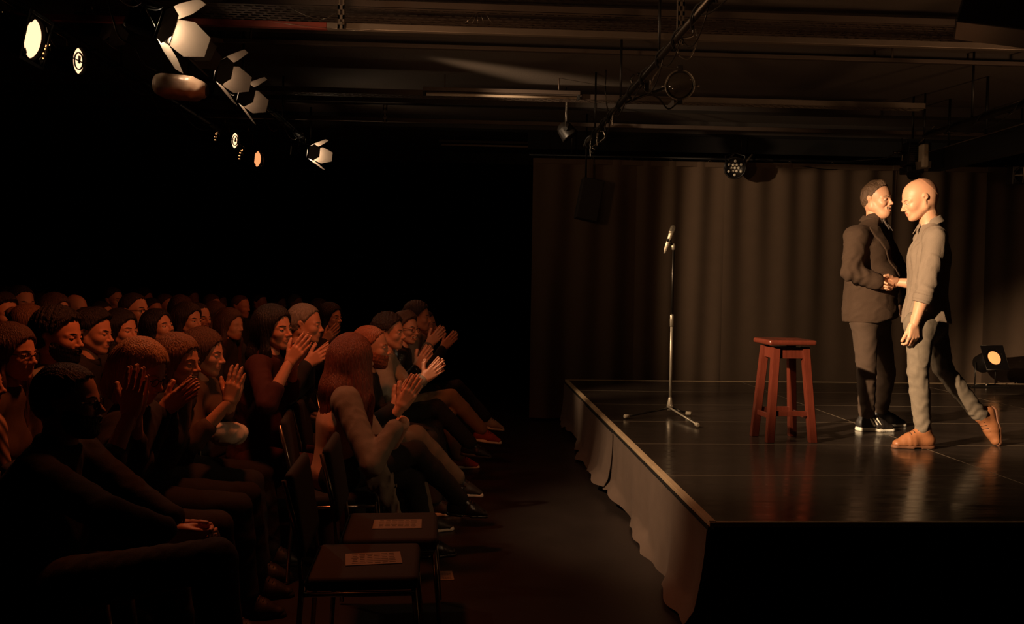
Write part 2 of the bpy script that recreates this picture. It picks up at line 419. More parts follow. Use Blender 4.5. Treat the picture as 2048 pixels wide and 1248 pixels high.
_HAIR = {}
def hair_islands(kind, res):
    if (kind, res) in _HAIR: return _HAIR[(kind, res)]
    f = Field((-.20, -.16, -.60 if kind == 'long_straight' else -.42), (.15, .16, .17), res)
    g = .004
    if kind in ('short', 'short_full', 'stubble', 'buzz', 'curly', 'quiff'):
        t = {'short': .009, 'short_full': .014, 'stubble': .0015, 'buzz': .004, 'curly': .020, 'quiff': .0055}[kind]
        f.el((-.016, 0, .036), (.100+t, .078+t, .088+t), .01)
        f.el((-.048, 0, .000), (.064+t, .067+t*.7, .072+t*.6), .02)
        if kind == 'quiff':
            f.rc((.03, -.01, .118), (.074, -.012, .092), .016, .012, .02); f.rc((-.04, .0, .122), (.03, 0, .116), .012, .014, .03)
        if kind == 'short_full': f.rc((.02, 0, .115), (.074, .0, .083), .030, .026, .02, flat=1.7, dirn=(0, 1, 0))
        if kind == 'curly': f.disp(lambda X, Y, Z: .006*noise3(X, Y, Z, 130, 3))
        # hairline: remove the face side
        hl = {'short': .062, 'short_full': .070, 'stubble': -.012, 'buzz': .06, 'curly': .072, 'quiff': .048}[kind]
        f.cut((hl, 0, .085), (1, 0, -.72 if kind != 'stubble' else -.30), .006); 
        f.cut((-.072, 0, .04), (.95, 0, -.45)) if kind == 'stubble' else f.el((.085, 0, -.015), (.092, .14, .086), .006, 's')
        f.cut((-.05, 0, -.060), (.25, 0, -1))
        for s in (-1, 1): f.el((-.004, s*.085, -.012), (.027, .028, .034), .004, 's')
        if kind != 'stubble': f.disp(lambda X, Y, Z: .0010*np.sin(Y*420+6*np.sin(X*22)+Z*60)+.0014*noise3(X, Y, Z, 50, 5))
    else:
        t = .015
        f.el((-.018, 0, .036), (.100+t, .079+t, .088+t), .01)
        f.el((-.052, 0, -.005), (.070+t, .070+t, .085), .02)
        f.cut((.080, 0, .07), (1, 0, -.55), .005)
        if kind == 'bun':
            f.el((-.140, 0, .04), (.042, .045, .042), .012)
        elif kind == 'bob':
            for s in (-1, 1): f.rc((-.01, s*.075, .02), (-.004, s*.083, -.115), .030, .026, .03, flat=.6, dirn=(0, 1, 0))
            f.rc((-.075, 0, 0), (-.085, 0, -.11), .065, .060, .04, flat=1.1, dirn=(0, 1, 0))
        elif kind in ('long', 'long_straight'):
            for s in (-1, 1):
                f.rc((-.01, s*.078, .02), (.008, s*.085, -.13), .032, .030, .03, flat=.6, dirn=(0, 1, 0))
                f.rc((.008, s*.085, -.13), (.030, s*.080, -.33), .030, .020, .03, flat=.8, dirn=(0, 1, 0))
            f.rc((-.075, 0, 0), (-.100, 0, -.16), .070, .072, .04, flat=1.1, dirn=(0, 1, 0))
            if kind == 'long_straight': f.rc((.0, -.072, .0), (.02, -.10, -.22), .062, .060, .04, flat=.6, dirn=(0, 1, 0)); f.rc((.02, -.10, -.22), (.055, -.105, -.50), .058, .030, .03, flat=.6, dirn=(0, 1, 0))
            f.rc((-.100, 0, -.16), (-.125, 0, -.34), .066, .040, .04, flat=1.5, dirn=(0, 1, 0))
        f.el((.100, 0 if kind != 'long_straight' else .03, -.050), (.095 if kind != 'long_straight' else .075, .064, .125), .012, 's')            # face opening
        f.disp(lambda X, Y, Z: .0011*np.sin(np.arctan2(Y, X+.03)*34+5*np.sin(Z*9)+X*25)+.0022*noise3(X, Y, Z*.22, 42, 8))
    r = f.mesh(); _HAIR[(kind, res)] = [(r[0], r[1], 0)]; return _HAIR[(kind, res)]
def beard_islands(res, full=True):
    k = ('beard', res, full)
    if k in _HAIR: return _HAIR[k]
    f = Field((-.05, -.10, -.17), (.14, .10, .0), res)
    t = .008 if full else .0022
    f.el((.036, 0, -.036), (.058+t, .056+t, .082+t), .03)
    f.rc((.080, 0, -.100), (.072, 0, -.094), .018+t, .018+t, .03)
    for s in (-1, 1): f.rc((-.004, s*.052, -.050), (.062, s*.016, -.092), .017+t, .014+t, .028)
    f.el((.089, 0, -.058), (.016+t, .026, .018), .014)
    f.cut((.0, 0, -.012), (.35, 0, 1)) ; f.cut((.004, 0, 0), (-1, 0, 0))
    f.el((.096, 0, -.062), (.030, .017, .008), .004, 's'); f.el((.088, 0, -.02), (.045, .040, .026), .006, 's')
    f.cut((0, 0, -.128 if full else -.118), (0, 0, -1))
    f.disp(lambda X, Y, Z: (.0022 if full else .0006)*noise3(X, Y, Z, 150, 2))
    r = f.mesh(); _HAIR[k] = [(r[0], r[1], 0)]; return _HAIR[k]

_HAND = {}
def hand_islands(pose, res):
    """right hand: wrist at origin, +x towards the fingers, +y thumb side, +z back of the hand"""
    if (pose, res) in _HAND: return _HAND[(pose, res)]
    f = Field((-.06, -.085, -.10), (.22, .11, .06), res)
    spread = {'flat': .05, 'open': .11, 'relaxed': .02, 'grip': .0, 'fist': 0}[pose]
    curl = {'flat': (6, 8, 6), 'open': (10, 16, 12), 'relaxed': (30, 42, 24), 'grip': (48, 46, 30), 'fist': (80, 90, 60)}[pose]
    f.rc((-.05, 0, 0), (.006, 0, 0), .021, .0235, .01, flat=1.18, dirn=(0, 1, 0))
    kn = [(.086, .031), (.090, .0105), (.086, -.0095), (.078, -.028)]
    ln = [(.043, .026, .021), (.047, .030, .022), (.043, .028, .022), (.034, .021, .019)]
    rr = [.0092, .0095, .0090, .0080]
    for (kx, ky) in kn: f.rc((.010, ky*.62, -.001), (kx, ky, 0), .0165, .0118, .012)
    f.el((.035, .018, -.010), (.034, .018, .014), .014); f.el((.038, -.022, -.009), (.036, .014, .013), .012)
    for i, (kx, ky) in enumerate(kn):
        p = np.array((kx, ky, 0.)); a = 0; yaw = spread*(1.5-i)
        for j in range(3):
            a += math.radians(curl[j]*(1+.10*i if pose != 'flat' else 1+.2*(i % 2)))
            d = np.array((math.cos(a)*math.cos(yaw), math.cos(a)*math.sin(yaw), -math.sin(a)))
            n = p+d*ln[i][j]; f.rc(p, n, rr[i]*(1-.10*j), rr[i]*(1-.10*(j+1)), .0035 if j else .006); p = n
    ta = {'flat': (32, 12), 'open': (48, 20), 'relaxed': (14, 0), 'grip': (28, 22), 'fist': (20, -10)}[pose]
    dz = {'flat': -.2, 'open': -.3, 'relaxed': -.45, 'grip': -.25, 'fist': -.8}[pose]
    p = np.array((.018, .020, -.008)); 
    for j, (L, r1, r2) in enumerate(((.044, .0155, .0125), (.034, .0122, .0108), (.027, .0106, .0088))):
        a = math.radians(ta[0]+(8, 0, -ta[1])[j]); d = nrm((math.cos(a), math.sin(a), dz*(.6+.3*j)))
        n = p+d*L; f.rc(p, n, r1, r2, .010 if j == 0 else .004); p = n
    r = f.mesh(); _HAND[(pose, res)] = r; return r
def hand_at(pose, res, wrist, along, back, left=False, scale=1.0):
    v, q = hand_islands(pose, res); v = v.copy()
    if left: v[:, 1] *= -1; q = q[:, ::-1]
    x = nrm(along); z = np.array(back, float); z = nrm(z-x*(z@x)); y = np.cross(z, x)
    return (xf(v, np.stack([x, y, z], 1), wrist, scale), q, 0)

def ik(a, c, l1, l2, pole):
    a, c = np.array(a, float), np.array(c, float); d = c-a; L = np.linalg.norm(d)
    L = min(L, (l1+l2)*.995); d = nrm(d); x = (l1*l1-l2*l2+L*L)/(2*L); h = math.sqrt(max(0, l1*l1-x*x))
    p = np.array(pole, float); p = nrm(p-d*(p@d)); return a+d*x+p*h, a+d*L

def shoe(name, mats, parent, ankle, toe, up=(0, 0, 1), kind='sneaker', res=.006, s=1.0, label=None):
    """shoe around an ankle joint; sole bottom 9.8 cm below the ankle along -up. mats = (upper, sole, laces)"""
    f = Field((-.10, -.07, -.10), (.23, .07, .10), res)
    f.rc((-.030, 0, -.060), (.070, 0, -.064), .037, .039, .02); f.rc((.070, 0, -.064), (.148, .004, -.076), .039, .026, .02, flat=1.2, dirn=(0, 1, 0))
    f.rc((-.022, 0, -.04), (-.006, 0, .008 if kind != 'boot' else .06), .036, .037, .03); f.rc((.01, 0, -.004), (.098, 0, -.052), .030, .026, .03)
    f.el((-.004, 0, .042 if kind != 'boot' else .09), (.030, .028, .022), .006, 's')
    f.cut((0, 0, -.082), (0, 0, -1)); f.disp(lambda X, Y, Z: .0012*np.sin(X*190+9*Y)*np.exp(-((X-.085)/.03)**2))
    v, q = f.mesh()
    g = Field((-.10, -.07, -.12), (.23, .07, .0), res*.8)
    g.rc((-.030, 0, -.092), (.070, 0, -.092), .041, .042, .01); g.rc((.070, 0, -.092), (.152, .004, -.092), .042, .030, .02)
    g.cut((0, 0, -.080 if kind != 'sneaker' else -.068), (0, 0, 1)); g.cut((0, 0, -.098), (0, 0, -1))
    if kind != 'sneaker': g.bx((.045, 0, -.098), (.022, .06, .007), .001, .001, 's')
    sv, sq = g.mesh()
    x = nrm(toe); z = np.array(up, float); z = nrm(z-x*(z@x)); y = np.cross(z, x); R = np.stack([x, y, z], 1)
    o = mesh_obj(name, [(xf(v, R, ankle, s), q, 0)], [mats[0]], parent)
    mesh_obj('sole', [(xf(sv, R, ankle, s), sq, 0)], [mats[1]], o)
    b = MB()
    for i in range(4):
        c = np.array((.040+.019*i, 0, .013-.0105*i))
        b.tube([xf([c+np.array((0, t*.026, -.010*t*t))], R, ankle, s)[0] for t in (-1, -.5, 0, .5, 1)], .0028, 5)
    b.build('lace', mats[2], o)
    if label: o['label'] = label
    return o

def cloth_disp(seed, amp, sc, st=(1, 1, .55)):
    def fn(X, Y, Z):
        n = noise3(X*st[0], Y*st[1], Z*st[2], sc, seed); return -amp*np.maximum(0, 1-np.abs(n)*2.6)+amp*.4*noise3(X, Y, Z, sc*.4, seed+1)
    return fn
def _ring(s, c, axis, r, h, th, k=0.003, op='u', flat=1.0, dirn=(1, 0, 0), cone=0.0):
    c = np.array(c, float); a = nrm(axis); dn = nrm(dirn)
    def fn(X, Y, Z):
        px, py, pz = X-c[0], Y-c[1], Z-c[2]; t = px*a[0]+py*a[1]+pz*a[2]
        wx, wy, wz = px-t*a[0], py-t*a[1], pz-t*a[2]
        q = (wx*dn[0]+wy*dn[1]+wz*dn[2])*(1/flat-1); wx = wx+q*dn[0]; wy = wy+q*dn[1]; wz = wz+q*dn[2]
        return np.maximum(np.abs(np.sqrt(wx*wx+wy*wy+wz*wz)-r-cone*t)-th, np.abs(t)-h)
    R = r*max(1, flat)+th+h
    return s._mix(fn, c-R, c+R, k, op)
Field.ring = _ring

HEADMATS = lambda sk, hr: [sk, LIP, EYEW, IRIS, hr, TEETH, MOUTH]
def head_R(yaw, pitch=0.0, roll=0.0):       # yaw in world, pitch > 0 looks down
    return Rz(yaw)@Ry(pitch)@Rx(roll)

def torso_field(f, J, g, res, fat=0.0, female=False, hem=None):
    """torso of radius grown by g; J joints (world minus base)"""
    fw = J['fw']; k = .05
    pel, ch, nk = J['pel'], J['chest'], J['neck']
    f.rc(pel, pel*.5+ch*.5, .150+g+fat*.8, .128+g+fat+(-.012 if female else 0), k, flat=.74+fat*2.2, dirn=fw)
    f.rc(pel*.5+ch*.5, ch, .128+g+fat+(-.012 if female else 0), .150+g+fat*.4, k, flat=.76+fat*2.0, dirn=fw)
    f.rc(ch, ch*.45+nk*.55, .150+g+fat*.4, .110+g, k, flat=.74, dirn=fw)
    if fat > .012: f.el(pel*.45+ch*.55+fw*.055, (.10+fat+g, .10+fat+g, .12+g), .06)
    if female:
        up = nrm(nk-pel)
        for s in (-1, 1): f.el(ch+fw*.075+J['lf']*s*.068-up*.02, (.058+g, .060+g, .058+g), .035)
    for s in ('L', 'R'): f.rc(nk*.86+ch*.14, J['sh'+s], .052+g, .058+g, .045)
    f.rc(ch*.3+nk*.7, nk+nrm(nk-ch)*.03, .072+g*.6, .056+g*.4, .03)
def sleeve_field(f, J, side, g, to=1.0, k=.03, w=1.0):
    sh, el, wr = J['sh'+side], J['el'+side], J['wr'+side]
    f.rc(sh, el, (.054+g)*w, (.042+g)*w, k)
    if to > 0: f.rc(el, el+(wr-el)*to, (.042+g)*w, (.042+(.028-.042)*to+g)*w, .015)
def legs_field(f, J, g, sides='LR', w=1.0, flare=0.0, seat=True, to=.97):
    if seat: f.rc(J['hipL'], J['hipR'], .098+g, .098+g, .03)
    for s in sides:
        h, kn, an = J['hip'+s], J['kn'+s], J['an'+s]
        f.rc(h, kn, (.090+g)*w, (.058+g)*w, .028); c = kn+(an-kn)*.35-nrm(np.cross(np.cross(kn-h, an-kn), an-kn)+1e-6)*0
        f.rc(kn, c, (.058+g)*w, (.056+g)*w, .012); f.rc(c, kn+(an-kn)*to, (.056+g)*w, (.040+g+flare)*w, .012)

def allpts(J, keys): return [J[k] for k in keys if k in J]
def skin_body(J, res, head, hands, skin, hair, base, parent=None, female=False, fat=0.0, arms='LR', legs=True, name='person', brows=True, hres=None, forearm=1.0):
    pts = [J[k] for k in ('pel', 'neck', 'shL', 'shR', 'elL', 'elR', 'wrL', 'wrR', 'hipL', 'hipR', 'knL', 'knR', 'anL', 'anR') if k in J]
    f = field_for(pts, .17, res)
    torso_field(f, J, -.018, res, fat*.7, female)
    for s in arms:
        sh, el, wr = J['sh'+s], J['el'+s], J['wr'+s]
        f.rc(sh, el, .046, .037, .03); c = el+(wr-el)*.3
        f.rc(el, c, .037, .038*forearm, .012); f.rc(c, wr, .038*forearm, .0265*forearm, .01)
    if legs: legs_field(f, J, -.014, flare=-.004)
    hc, R, sc, hi = head; nw = (.047 if female else .053)*sc
    f.rc(J['neck']-nrm(J['neck']-J['chest'])*.03, hc+R@np.array((-.022, 0, -.075))*sc, nw*1.12, nw*.95, .03)
    v, q = f.mesh(); isl = [(v, q, 0)]
    hc, R, sc, hi = head
    for (hv, hq, hm) in hi: isl.append((xf(hv, R, hc, sc), hq, hm))
    isl += hands
    o = mesh_obj(name, isl, HEADMATS(skin, hair), parent); o.location = V3(base); return o
def glasses(o, hc, R, sc, m, lens=None):
    b = MB()
    for s in (-1, 1):
        b.tube([xf([(.098-.006*abs(math.sin(a))*0, s*.031+.021*math.cos(a), -.004+.0165*math.sin(a))], R, hc, sc)[0] for a in np.linspace(0, 2*math.pi, 17)[:-1]], .0018, 5, closed=True)
        b.tube([xf([p], R, hc, sc)[0] for p in ((.097, s*.052, .004), (.05, s*.078, .006), (-.008, s*.083, .004), (-.022, s*.080, -.014))], .0018, 5)
    b.tube([xf([p], R, hc, sc)[0] for p in ((.099, -.011, 0), (.103, 0, .003), (.099, .011, 0))], .0018, 5)
    return b.build('glasses', m, o)
# ------------------------------------------------------------------ setting
FLOORM = mat('floor_black', lin((46, 38, 34)), 0.38, var=0.35, scale=3.0, bump=0.05, bscale=40)
CEILM = mat('ceiling_black', lin((84, 72, 64)), 0.85, var=0.2, scale=1.3, bump=0.2, bscale=90)
WALLM = mat('wall_black', lin((20, 17, 16)), 0.95, var=0.2, scale=2)
def struct(name, lo, hi, m):
    lo, hi = np.array(lo, float), np.array(hi, float)
    o = MB().box((0, 0, 0), hi-lo).build(name, m, loc=(lo+hi)/2); o['kind'] = 'structure'; return o
X0, X1, YN, YF, CZ = -9.0, 9.6, -1.6, 16.4, 3.52
struct('floor', (X0, YN, -.1), (X1, YF, 0), FLOORM)
struct('ceiling', (X0, YN, CZ), (X1, YF, CZ+.1), CEILM)
struct('wall_left', (X0-.1, YN, 0), (X0, YF, CZ), WALLM)
struct('wall_right', (X1, YN, 0), (X1+.1, YF, CZ), WALLM)
struct('wall_back', (X0, YF, 0), (X1, YF+.1, CZ), WALLM)
struct('wall_front', (X0, YN-.1, 0), (X1, YN, CZ), WALLM)
BEAMM = mat('beam_black', lin((52, 44, 40)), 0.8, var=0.2, scale=3)
for i, (y, d, w) in enumerate(((6.75, .07, .10), (8.75, .10, .16), (9.85, .14, .20), (12.6, .16, .25), (3.6, .10, .16))):
    struct('ceiling_beam', (X0, y, CZ-d), (X1, y+w, CZ), BEAMM)

# ------------------------------------------------------------------ stage
STX, STY, PW, PD = 1.135, 3.84, 2.026, .966
VINYL = mat('stage_vinyl', lin((56, 47, 41)), 0.24, var=0.30, scale=2.2, bump=0.03, bscale=18, spec=0.55, stretch=(1, 2.2, 1))
_nt = VINYL.node_tree; _b = _nt.nodes['Principled BSDF']
_tc = _nt.nodes.new('ShaderNodeTexCoord'); _mp = _nt.nodes.new('ShaderNodeMapping'); _mp.inputs['Scale'].default_value = (1.2, 9, 1)
_n = _nt.nodes.new('ShaderNodeTexNoise'); _n.inputs['Scale'].default_value = 2.5; _n.inputs['Detail'].default_value = 8
_mr = _nt.nodes.new('ShaderNodeMapRange'); _mr.inputs[1].default_value = .3; _mr.inputs[2].default_value = .7; _mr.inputs[3].default_value = .11; _mr.inputs[4].default_value = .27
_nt.links.new(_tc.outputs['Object'], _mp.inputs['Vector']); _nt.links.new(_mp.outputs[0], _n.inputs['Vector'])
_nt.links.new(_n.outputs['Fac'], _mr.inputs[0]); _nt.links.new(_mr.outputs[0], _b.inputs['Roughness'])
SEAM = mat('seam_edge', lin((140, 122, 102)), 0.5, var=0.3, scale=9)
TRIM = mat('stage_edge_wood', lin((206, 176, 140)), 0.55, var=0.25, scale=9, bump=0.1, bscale=120)
STEEL = mat('bare_steel', lin((150, 138, 125)), 0.38, metal=0.8, var=0.25, scale=20)
BLK = mat('matte_black', lin((22, 19, 18)), 0.75)
BLKM = mat('black_metal', lin((26, 23, 22)), 0.42, metal=0.3)
SKIRT = mat('skirt_cloth', lin((112, 93, 80)), 0.95, var=0.15, scale=9, bump=0.25, bscale=260)
stage = empty('stage', (STX, STY, 0), 0, 'low black stage of glossy panels with a pale wooden edge and cloth skirt', 'stage')
NC, NR = 4, 6
for i in range(NC):
    for j in range(NR):
        b = MB(); x = i*PW; y = j*PD; g = .0018
        x0, x1 = x+g, x+PW-g; y0, y1 = y+g, y+PD-g
        if i == 0: x0 = .035
        if j == 0: y0 = .022
        if j == NR-1: y1 = y+PD-.02
        b.box(((x0+x1)/2, (y0+y1)/2, ST-.02), (x1-x0, y1-y0, .04), bev=.0012)
        b.build('panel', VINYL, stage)
b = MB()
for j in range(1, NR): b.box((NC*PW/2, j*PD, ST-.0015), (NC*PW-.04, .0055, .004))
for i in range(1, NC): b.box((i*PW, NR*PD/2, ST-.0015), (.006, NR*PD-.04, .004))
b.build('joint', SEAM, stage)
L, Wd = NR*PD, NC*PW
MB().box((.017, L/2, ST-.009), (.036, L, .022), bev=.002).build('edge_strip', TRIM, stage)
MB().box((Wd/2, .010, ST-.009), (Wd, .022, .022), bev=.002).build('edge_strip', TRIM, stage)
MB().box((Wd/2, L-.010, ST-.006), (Wd, .020, .022), bev=.002).build('edge_strip', TRIM, stage)
# dark ragged gaffer tape under the edge strip
b = MB()
for k in range(60):
    y0 = k*L/60; h = .020+.010*rng.rand(); b.box((-.004, y0+L/120, ST-.022-h/2), (.006+.004*rng.rand(), L/60+.004, h), bev=0)
b.build('edge_tape', BLK, stage)
b = MB(); b.box((Wd/2, .03, ST/2-.02), (Wd-.04, .02, ST-.05)); b.build('front_board', BLK, stage)
b = MB()
for i in range(NC+1):
    for j in range(NR+1): b.box((min(max(i*PW, .08), Wd-.05), min(max(j*PD, .1), L-.06), ST/2-.02), (.045, .045, ST-.04))
b.build('frame', BLKM, stage)['kind'] = 'stuff'
# cloth skirt on the audience side: overlapping drops with folds and a ragged bottom hem
def skirt(y0, y1, off, zb, seed):
    r = np.random.RandomState(seed); ny, nz = int((y1-y0)/.02)+1, 22; ph = r.rand(5)*6.28
    V = []; Q = []
    for i in range(ny):
        y = y0+(y1-y0)*i/(ny-1)
        bot = zb+.035*math.sin(y*2.1+ph[0])+.018*math.sin(y*7+ph[1])+.01*math.sin(y*17+ph[2])
        for k in range(nz):
            t = k/(nz-1); z = (ST-.035)*(1-t)+bot*t
            x = -off-.03*t*t*(1+math.sin(y*1.7+ph[3]))-.012*t*math.sin(y*11+ph[3]+t)-.008*t*math.sin(y*23+ph[4])-(.03*max(0, (t-.85)/.15)*(1+math.sin(y*6+ph[2])))
            V.append((x, y, z))
    n0 = len(V)
    V += [(x+.004, y, z) for x, y, z in V]
    for i in range(ny-1):
        for k in range(nz-1):
            a = i*nz+k; Q.append((a, a+nz, a+nz+1, a+1)); Q.append((n0+a, n0+a+1, n0+a+nz+1, n0+a+nz))
    o = mesh_obj('skirt', [(np.array(V), np.array(Q), 0)], [SKIRT], stage); return o
skirt(.0, 2.55, .014, .030, 1); skirt(2.5, 4.1, .022, .045, 2); skirt(4.05, L, .014, .03, 3)
# ------------------------------------------------------------------ curtains behind the stage
CURT = mat('curtain_cloth', lin((98, 78, 62)), 0.95, var=0.12, scale=6, bump=0.2, bscale=300)
def curtain(x0, x1, y, ztop, zbot, seed, label, amp=.045, per=.34):
    r = np.random.RandomState(seed); nx, nz = int((x1-x0)/.018)+1, 14; V = []; Q = []
    ph = r.rand(6)*6.28
    base = empty('curtain', (x0, y, zbot), 0, label, 'curtain', 'black stage curtains on the rear rail')
    for i in range(nx):
        x = (x1-x0)*i/(nx-1)
        for k in range(nz):
            t = k/(nz-1); z = (ztop-zbot)*(1-t)
            s = 2*math.pi*(x+.05*math.sin(x*3.1+ph[0]))/per
            yy = amp*(.55*math.sin(s+ph[1]+.25*t)+.45*math.sin(.53*s+ph[2]-.3*t))*(.45+.55*t)+.02*math.sin(x*19+ph[3])*(1-t)
            V.append((x, yy, z))
    V = np.array(V); n0 = len(V); V2 = V+np.array([0, .008, 0])
    for i in range(nx-1):
        for k in range(nz-1):
            a = i*nz+k; Q.append((a, a+1, a+nz+1, a+nz)); Q.append((n0+a, n0+a+nz, n0+a+nz+1, n0+a+1))
    mesh_obj('cloth', [(np.concatenate([V, V2]), np.array(Q), 0)], [CURT], base)
    n = max(2, int((x1-x0)/.42))
    for i in range(n):
        x = (x1-x0)*(i+.5)/n
        MB().tube([(x+.016*math.cos(a), 0, ztop-zbot+.005+.022*math.sin(a)) for a in np.linspace(0, 6.283, 9)[:-1]], .003, 5, closed=True).build('ring', STEEL, base)
    b = MB().box(((x1-x0)/2, -.004, ztop-zbot-.03), (x1-x0, .03, .06)); b.build('heading', CURT, base)
    return base

CY = 9.90
curtain(.75, 3.06, CY, 3.06, .03, 11, 'unlit dark end of the black curtain behind the microphone stand')
curtain(3.0, 5.05, CY-.045, 3.06, .03, 12, 'warmly lit brown-black curtain drop behind the wooden stool', amp=.028, per=.8)
curtain(5.0, 6.18, CY-.075, 3.06, .03, 13, 'black curtain drop with tight folds behind the two men', amp=.04, per=.36)
curtain(6.12, 8.9, CY-.11, 3.06, .03, 14, 'dark curtain drop behind the floor spotlight', amp=.04, per=.5)
b = MB(); b.tube([(.7, CY, 3.10), (9.0, CY, 3.10)], .018, 10)
tag(b.build('curtain_rail', BLKM), 'thin black steel rail carrying the stage curtains', 'rail')
for x in (1.2, 3.2, 5.2, 7.2, 8.8): MB().cyl((x, CY, 3.10), (x, CY, CZ), .008).build('hanger', BLKM, bpy.data.objects['curtain_rail'])
# black pelmet board between the rail and the ceiling
MB().box((0, 0, 0), (8.6, .03, .26)).build('trim_1', WALLM, loc=(5.0, CY+.2, 3.33))['kind'] = 'structure'
# ------------------------------------------------------------------ microphone stand, stool
CHROME = mat('chrome_stand', lin((205, 192, 172)), 0.38, metal=0.55, var=0.1)
BEIGE = mat('rubber_foot', lin((200, 185, 160)), 0.5)
DARKM = mat('dark_steel', lin((70, 64, 58)), 0.35, metal=0.8)
bx_, by_, _ = atz(1340, 829, ST); base = np.array((bx_, by_, ST))
ms = empty('microphone_stand', base, 0, 'tall chrome tripod microphone stand alone on the stage', 'stand')
top = at(1346, 492, by_)-base
b = MB(); b.cyl((0, 0, .10), (0, 0, .80), .0125, n=14); b.build('lower_pole', CHROME, ms)
b = MB(); b.cyl((0, 0, .80), (0, 0, top[2]), .0098, n=14); b.build('upper_pole', DARKM, ms)
b = MB(); b.lathe((0, 0, .745), (0, 0, 1), [(0, .012), (.004, .017), (.06, .018), (.10, .016), (.105, .011)], 16); b.build('clutch', CHROME, ms)
b = MB(); b.lathe((0, 0, .03), (0, 0, 1), [(0, .012), (.005, .022), (.04, .030), (.06, .026), (.10, .018), (.12, .012)], 16)
b.cyl((.0, -.03, .08), (.0, -.05, .08), .011); b.build('hub', CHROME, ms)
for (px, py, mt) in ((1254, 838, 0), (1394, 855, 1), (1376, 832, 0)):
    e = atz(px, py, ST)-base; d = nrm((e[0], e[1], 0))
    b = MB(); b.cyl(d*.02+np.array((0, 0, .055)), (e[0], e[1], .022), .008, n=10); lg = b.build('leg', CHROME if mt else DARKM, ms)
    b = MB(); b.lathe(np.array((e[0], e[1], .022))-d*.02, d, [(0, .010), (.004, .0165), (.045, .0165), (.05, .010)], 14); b.build('rubber_foot', BEIGE, lg)
b = MB(); b.lathe((0, 0, top[2]-.035), (0, 0, 1), [(0, .010), (.006, .016), (.035, .018), (.055, .010)], 14); b.build('clip_joint', CHROME, ms)
mt_, mb_ = at(1349, 449, by_-.01), at(1329, 507, by_-.01)
b = MB()
b.cyl(top+np.array((0, 0, 0)), (mt_*.45+mb_*.55)-base, .009, n=10)
b.build('clip_arm', DARKM, ms)
mic = empty('microphone', (mt_+mb_)/2, 0, 'silver handheld microphone tilted in the clip on top of the stand', 'microphone')
c0 = (mt_+mb_)/2; ax = nrm(mt_-mb_); LL = np.linalg.norm(mt_-mb_)
SILV = mat('silver_mic', lin((215, 200, 176)), 0.36, metal=0.35)
MB().lathe(mb_-c0, ax, [(0, .010), (.02, .012), (.028, .0165), (LL*.45, .018), (LL*.66, .021), (LL*.70, .023)], 20).build('handle', SILV, mic)
MB().lathe(mb_-c0+ax*LL*.70, ax, [(0, .023), (.004, .026), (.012, .026), (.016, .022)], 20).build('collar', CHROME, mic)
GR = mat('mic_grille', lin((150, 138, 120)), 0.5, metal=0.7, bump=1.0, bscale=900)
MB().lathe(mb_-c0+ax*(LL*.70+.014), ax, [(0, .022), (.012, .025), (.032, .0255), (.045, .020), (.052, .010), (.0535, .001)], 20).build('grille', GR, mic)
MB().box(((mt_*.45+mb_*.55)-c0), (.04, .035, .03), bev=.004).build('switch', DARKM, mic)

WOOD = mat('stool_wood', lin((92, 40, 27)), 0.30, var=0.35, scale=9, bump=0.12, bscale=60, coat=0.5, stretch=(6, 6, .8))
sc_ = (atz(1507, 874, ST)+atz(1626, 886, ST))/2
sb = np.array((sc_[0], sc_[1]+.02, ST))
feet = [atz(1508, 872, ST), atz(1539, 885, ST), atz(1625, 885, ST), atz(1584, 872, ST)]
cen = sum(feet)/4
stool = empty('bar_stool', cen, 0, 'tall reddish-brown wooden bar stool with square dished seat on the stage', 'stool')
zt = .705; tops = []
for i, fp in enumerate(feet):
    o = fp-cen; tp = np.array((o[0]*.68, o[1]*.68, zt-.03)); tops.append((o, tp))
    b = MB(); d = tp-o; n = 4
    ang = math.atan2(o[1], o[0])
    prev = None
    sd = [np.array((math.cos(math.radians(0)+a), math.sin(a), 0)) for a in (math.pi/4+k*math.pi/2 for k in range(4))]
    q = [[b.bm.verts.new(V3((o if e == 0 else tp)+s*.038)) for s in sd] for e in (0, 1)]
    for k in range(4): b.bm.faces.new((q[0][k], q[0][(k+1) % 4], q[1][(k+1) % 4], q[1][k]))
    b.bm.faces.new(q[0][::-1]); b.bm.faces.new(q[1])
    bmesh.ops.bevel(b.bm, geom=b.bm.edges[:], offset=.004, segments=2, affect='EDGES')
    b.build('leg', WOOD, stool)
def bar(b, A, B, h, t):
    A, B = np.array(A), np.array(B); d = B-A; L = np.linalg.norm(d); yaw = math.atan2(d[1], d[0])
    b.box((A+B)/2, (L, t, h), Matrix.Rotation(yaw, 3, 'Z'), bev=.003)
for i in range(4):
    (o1, t1), (o2, t2) = tops[i], tops[(i+1) % 4]
    f = .27+(.03 if i % 2 else 0); b = MB(); bar(b, o1*(1-f)+t1*f, o2*(1-f)+t2*f, .038, .020); b.build('stretcher', WOOD, stool)
    f = .93; b = MB(); bar(b, o1*(1-f)+t1*f, o2*(1-f)+t2*f, .075, .020); b.build('apron', WOOD, stool)
ang = math.atan2(tops[2][0][1]-tops[1][0][1], tops[2][0][0]-tops[1][0][0])
f = Field((-.22, -.22, zt-.05), (.22, .22, zt+.04), .006); Rm = Rz(ang)
f.bx((0, 0, zt), (.172, .162, .019), .014, .004, R=Rm); f.el((0, 0, zt+.14), (.21, .18, .130), .02, 's')
v, q = f.mesh(); mesh_obj('seat', [(v, q, 0)], [WOOD], stool)

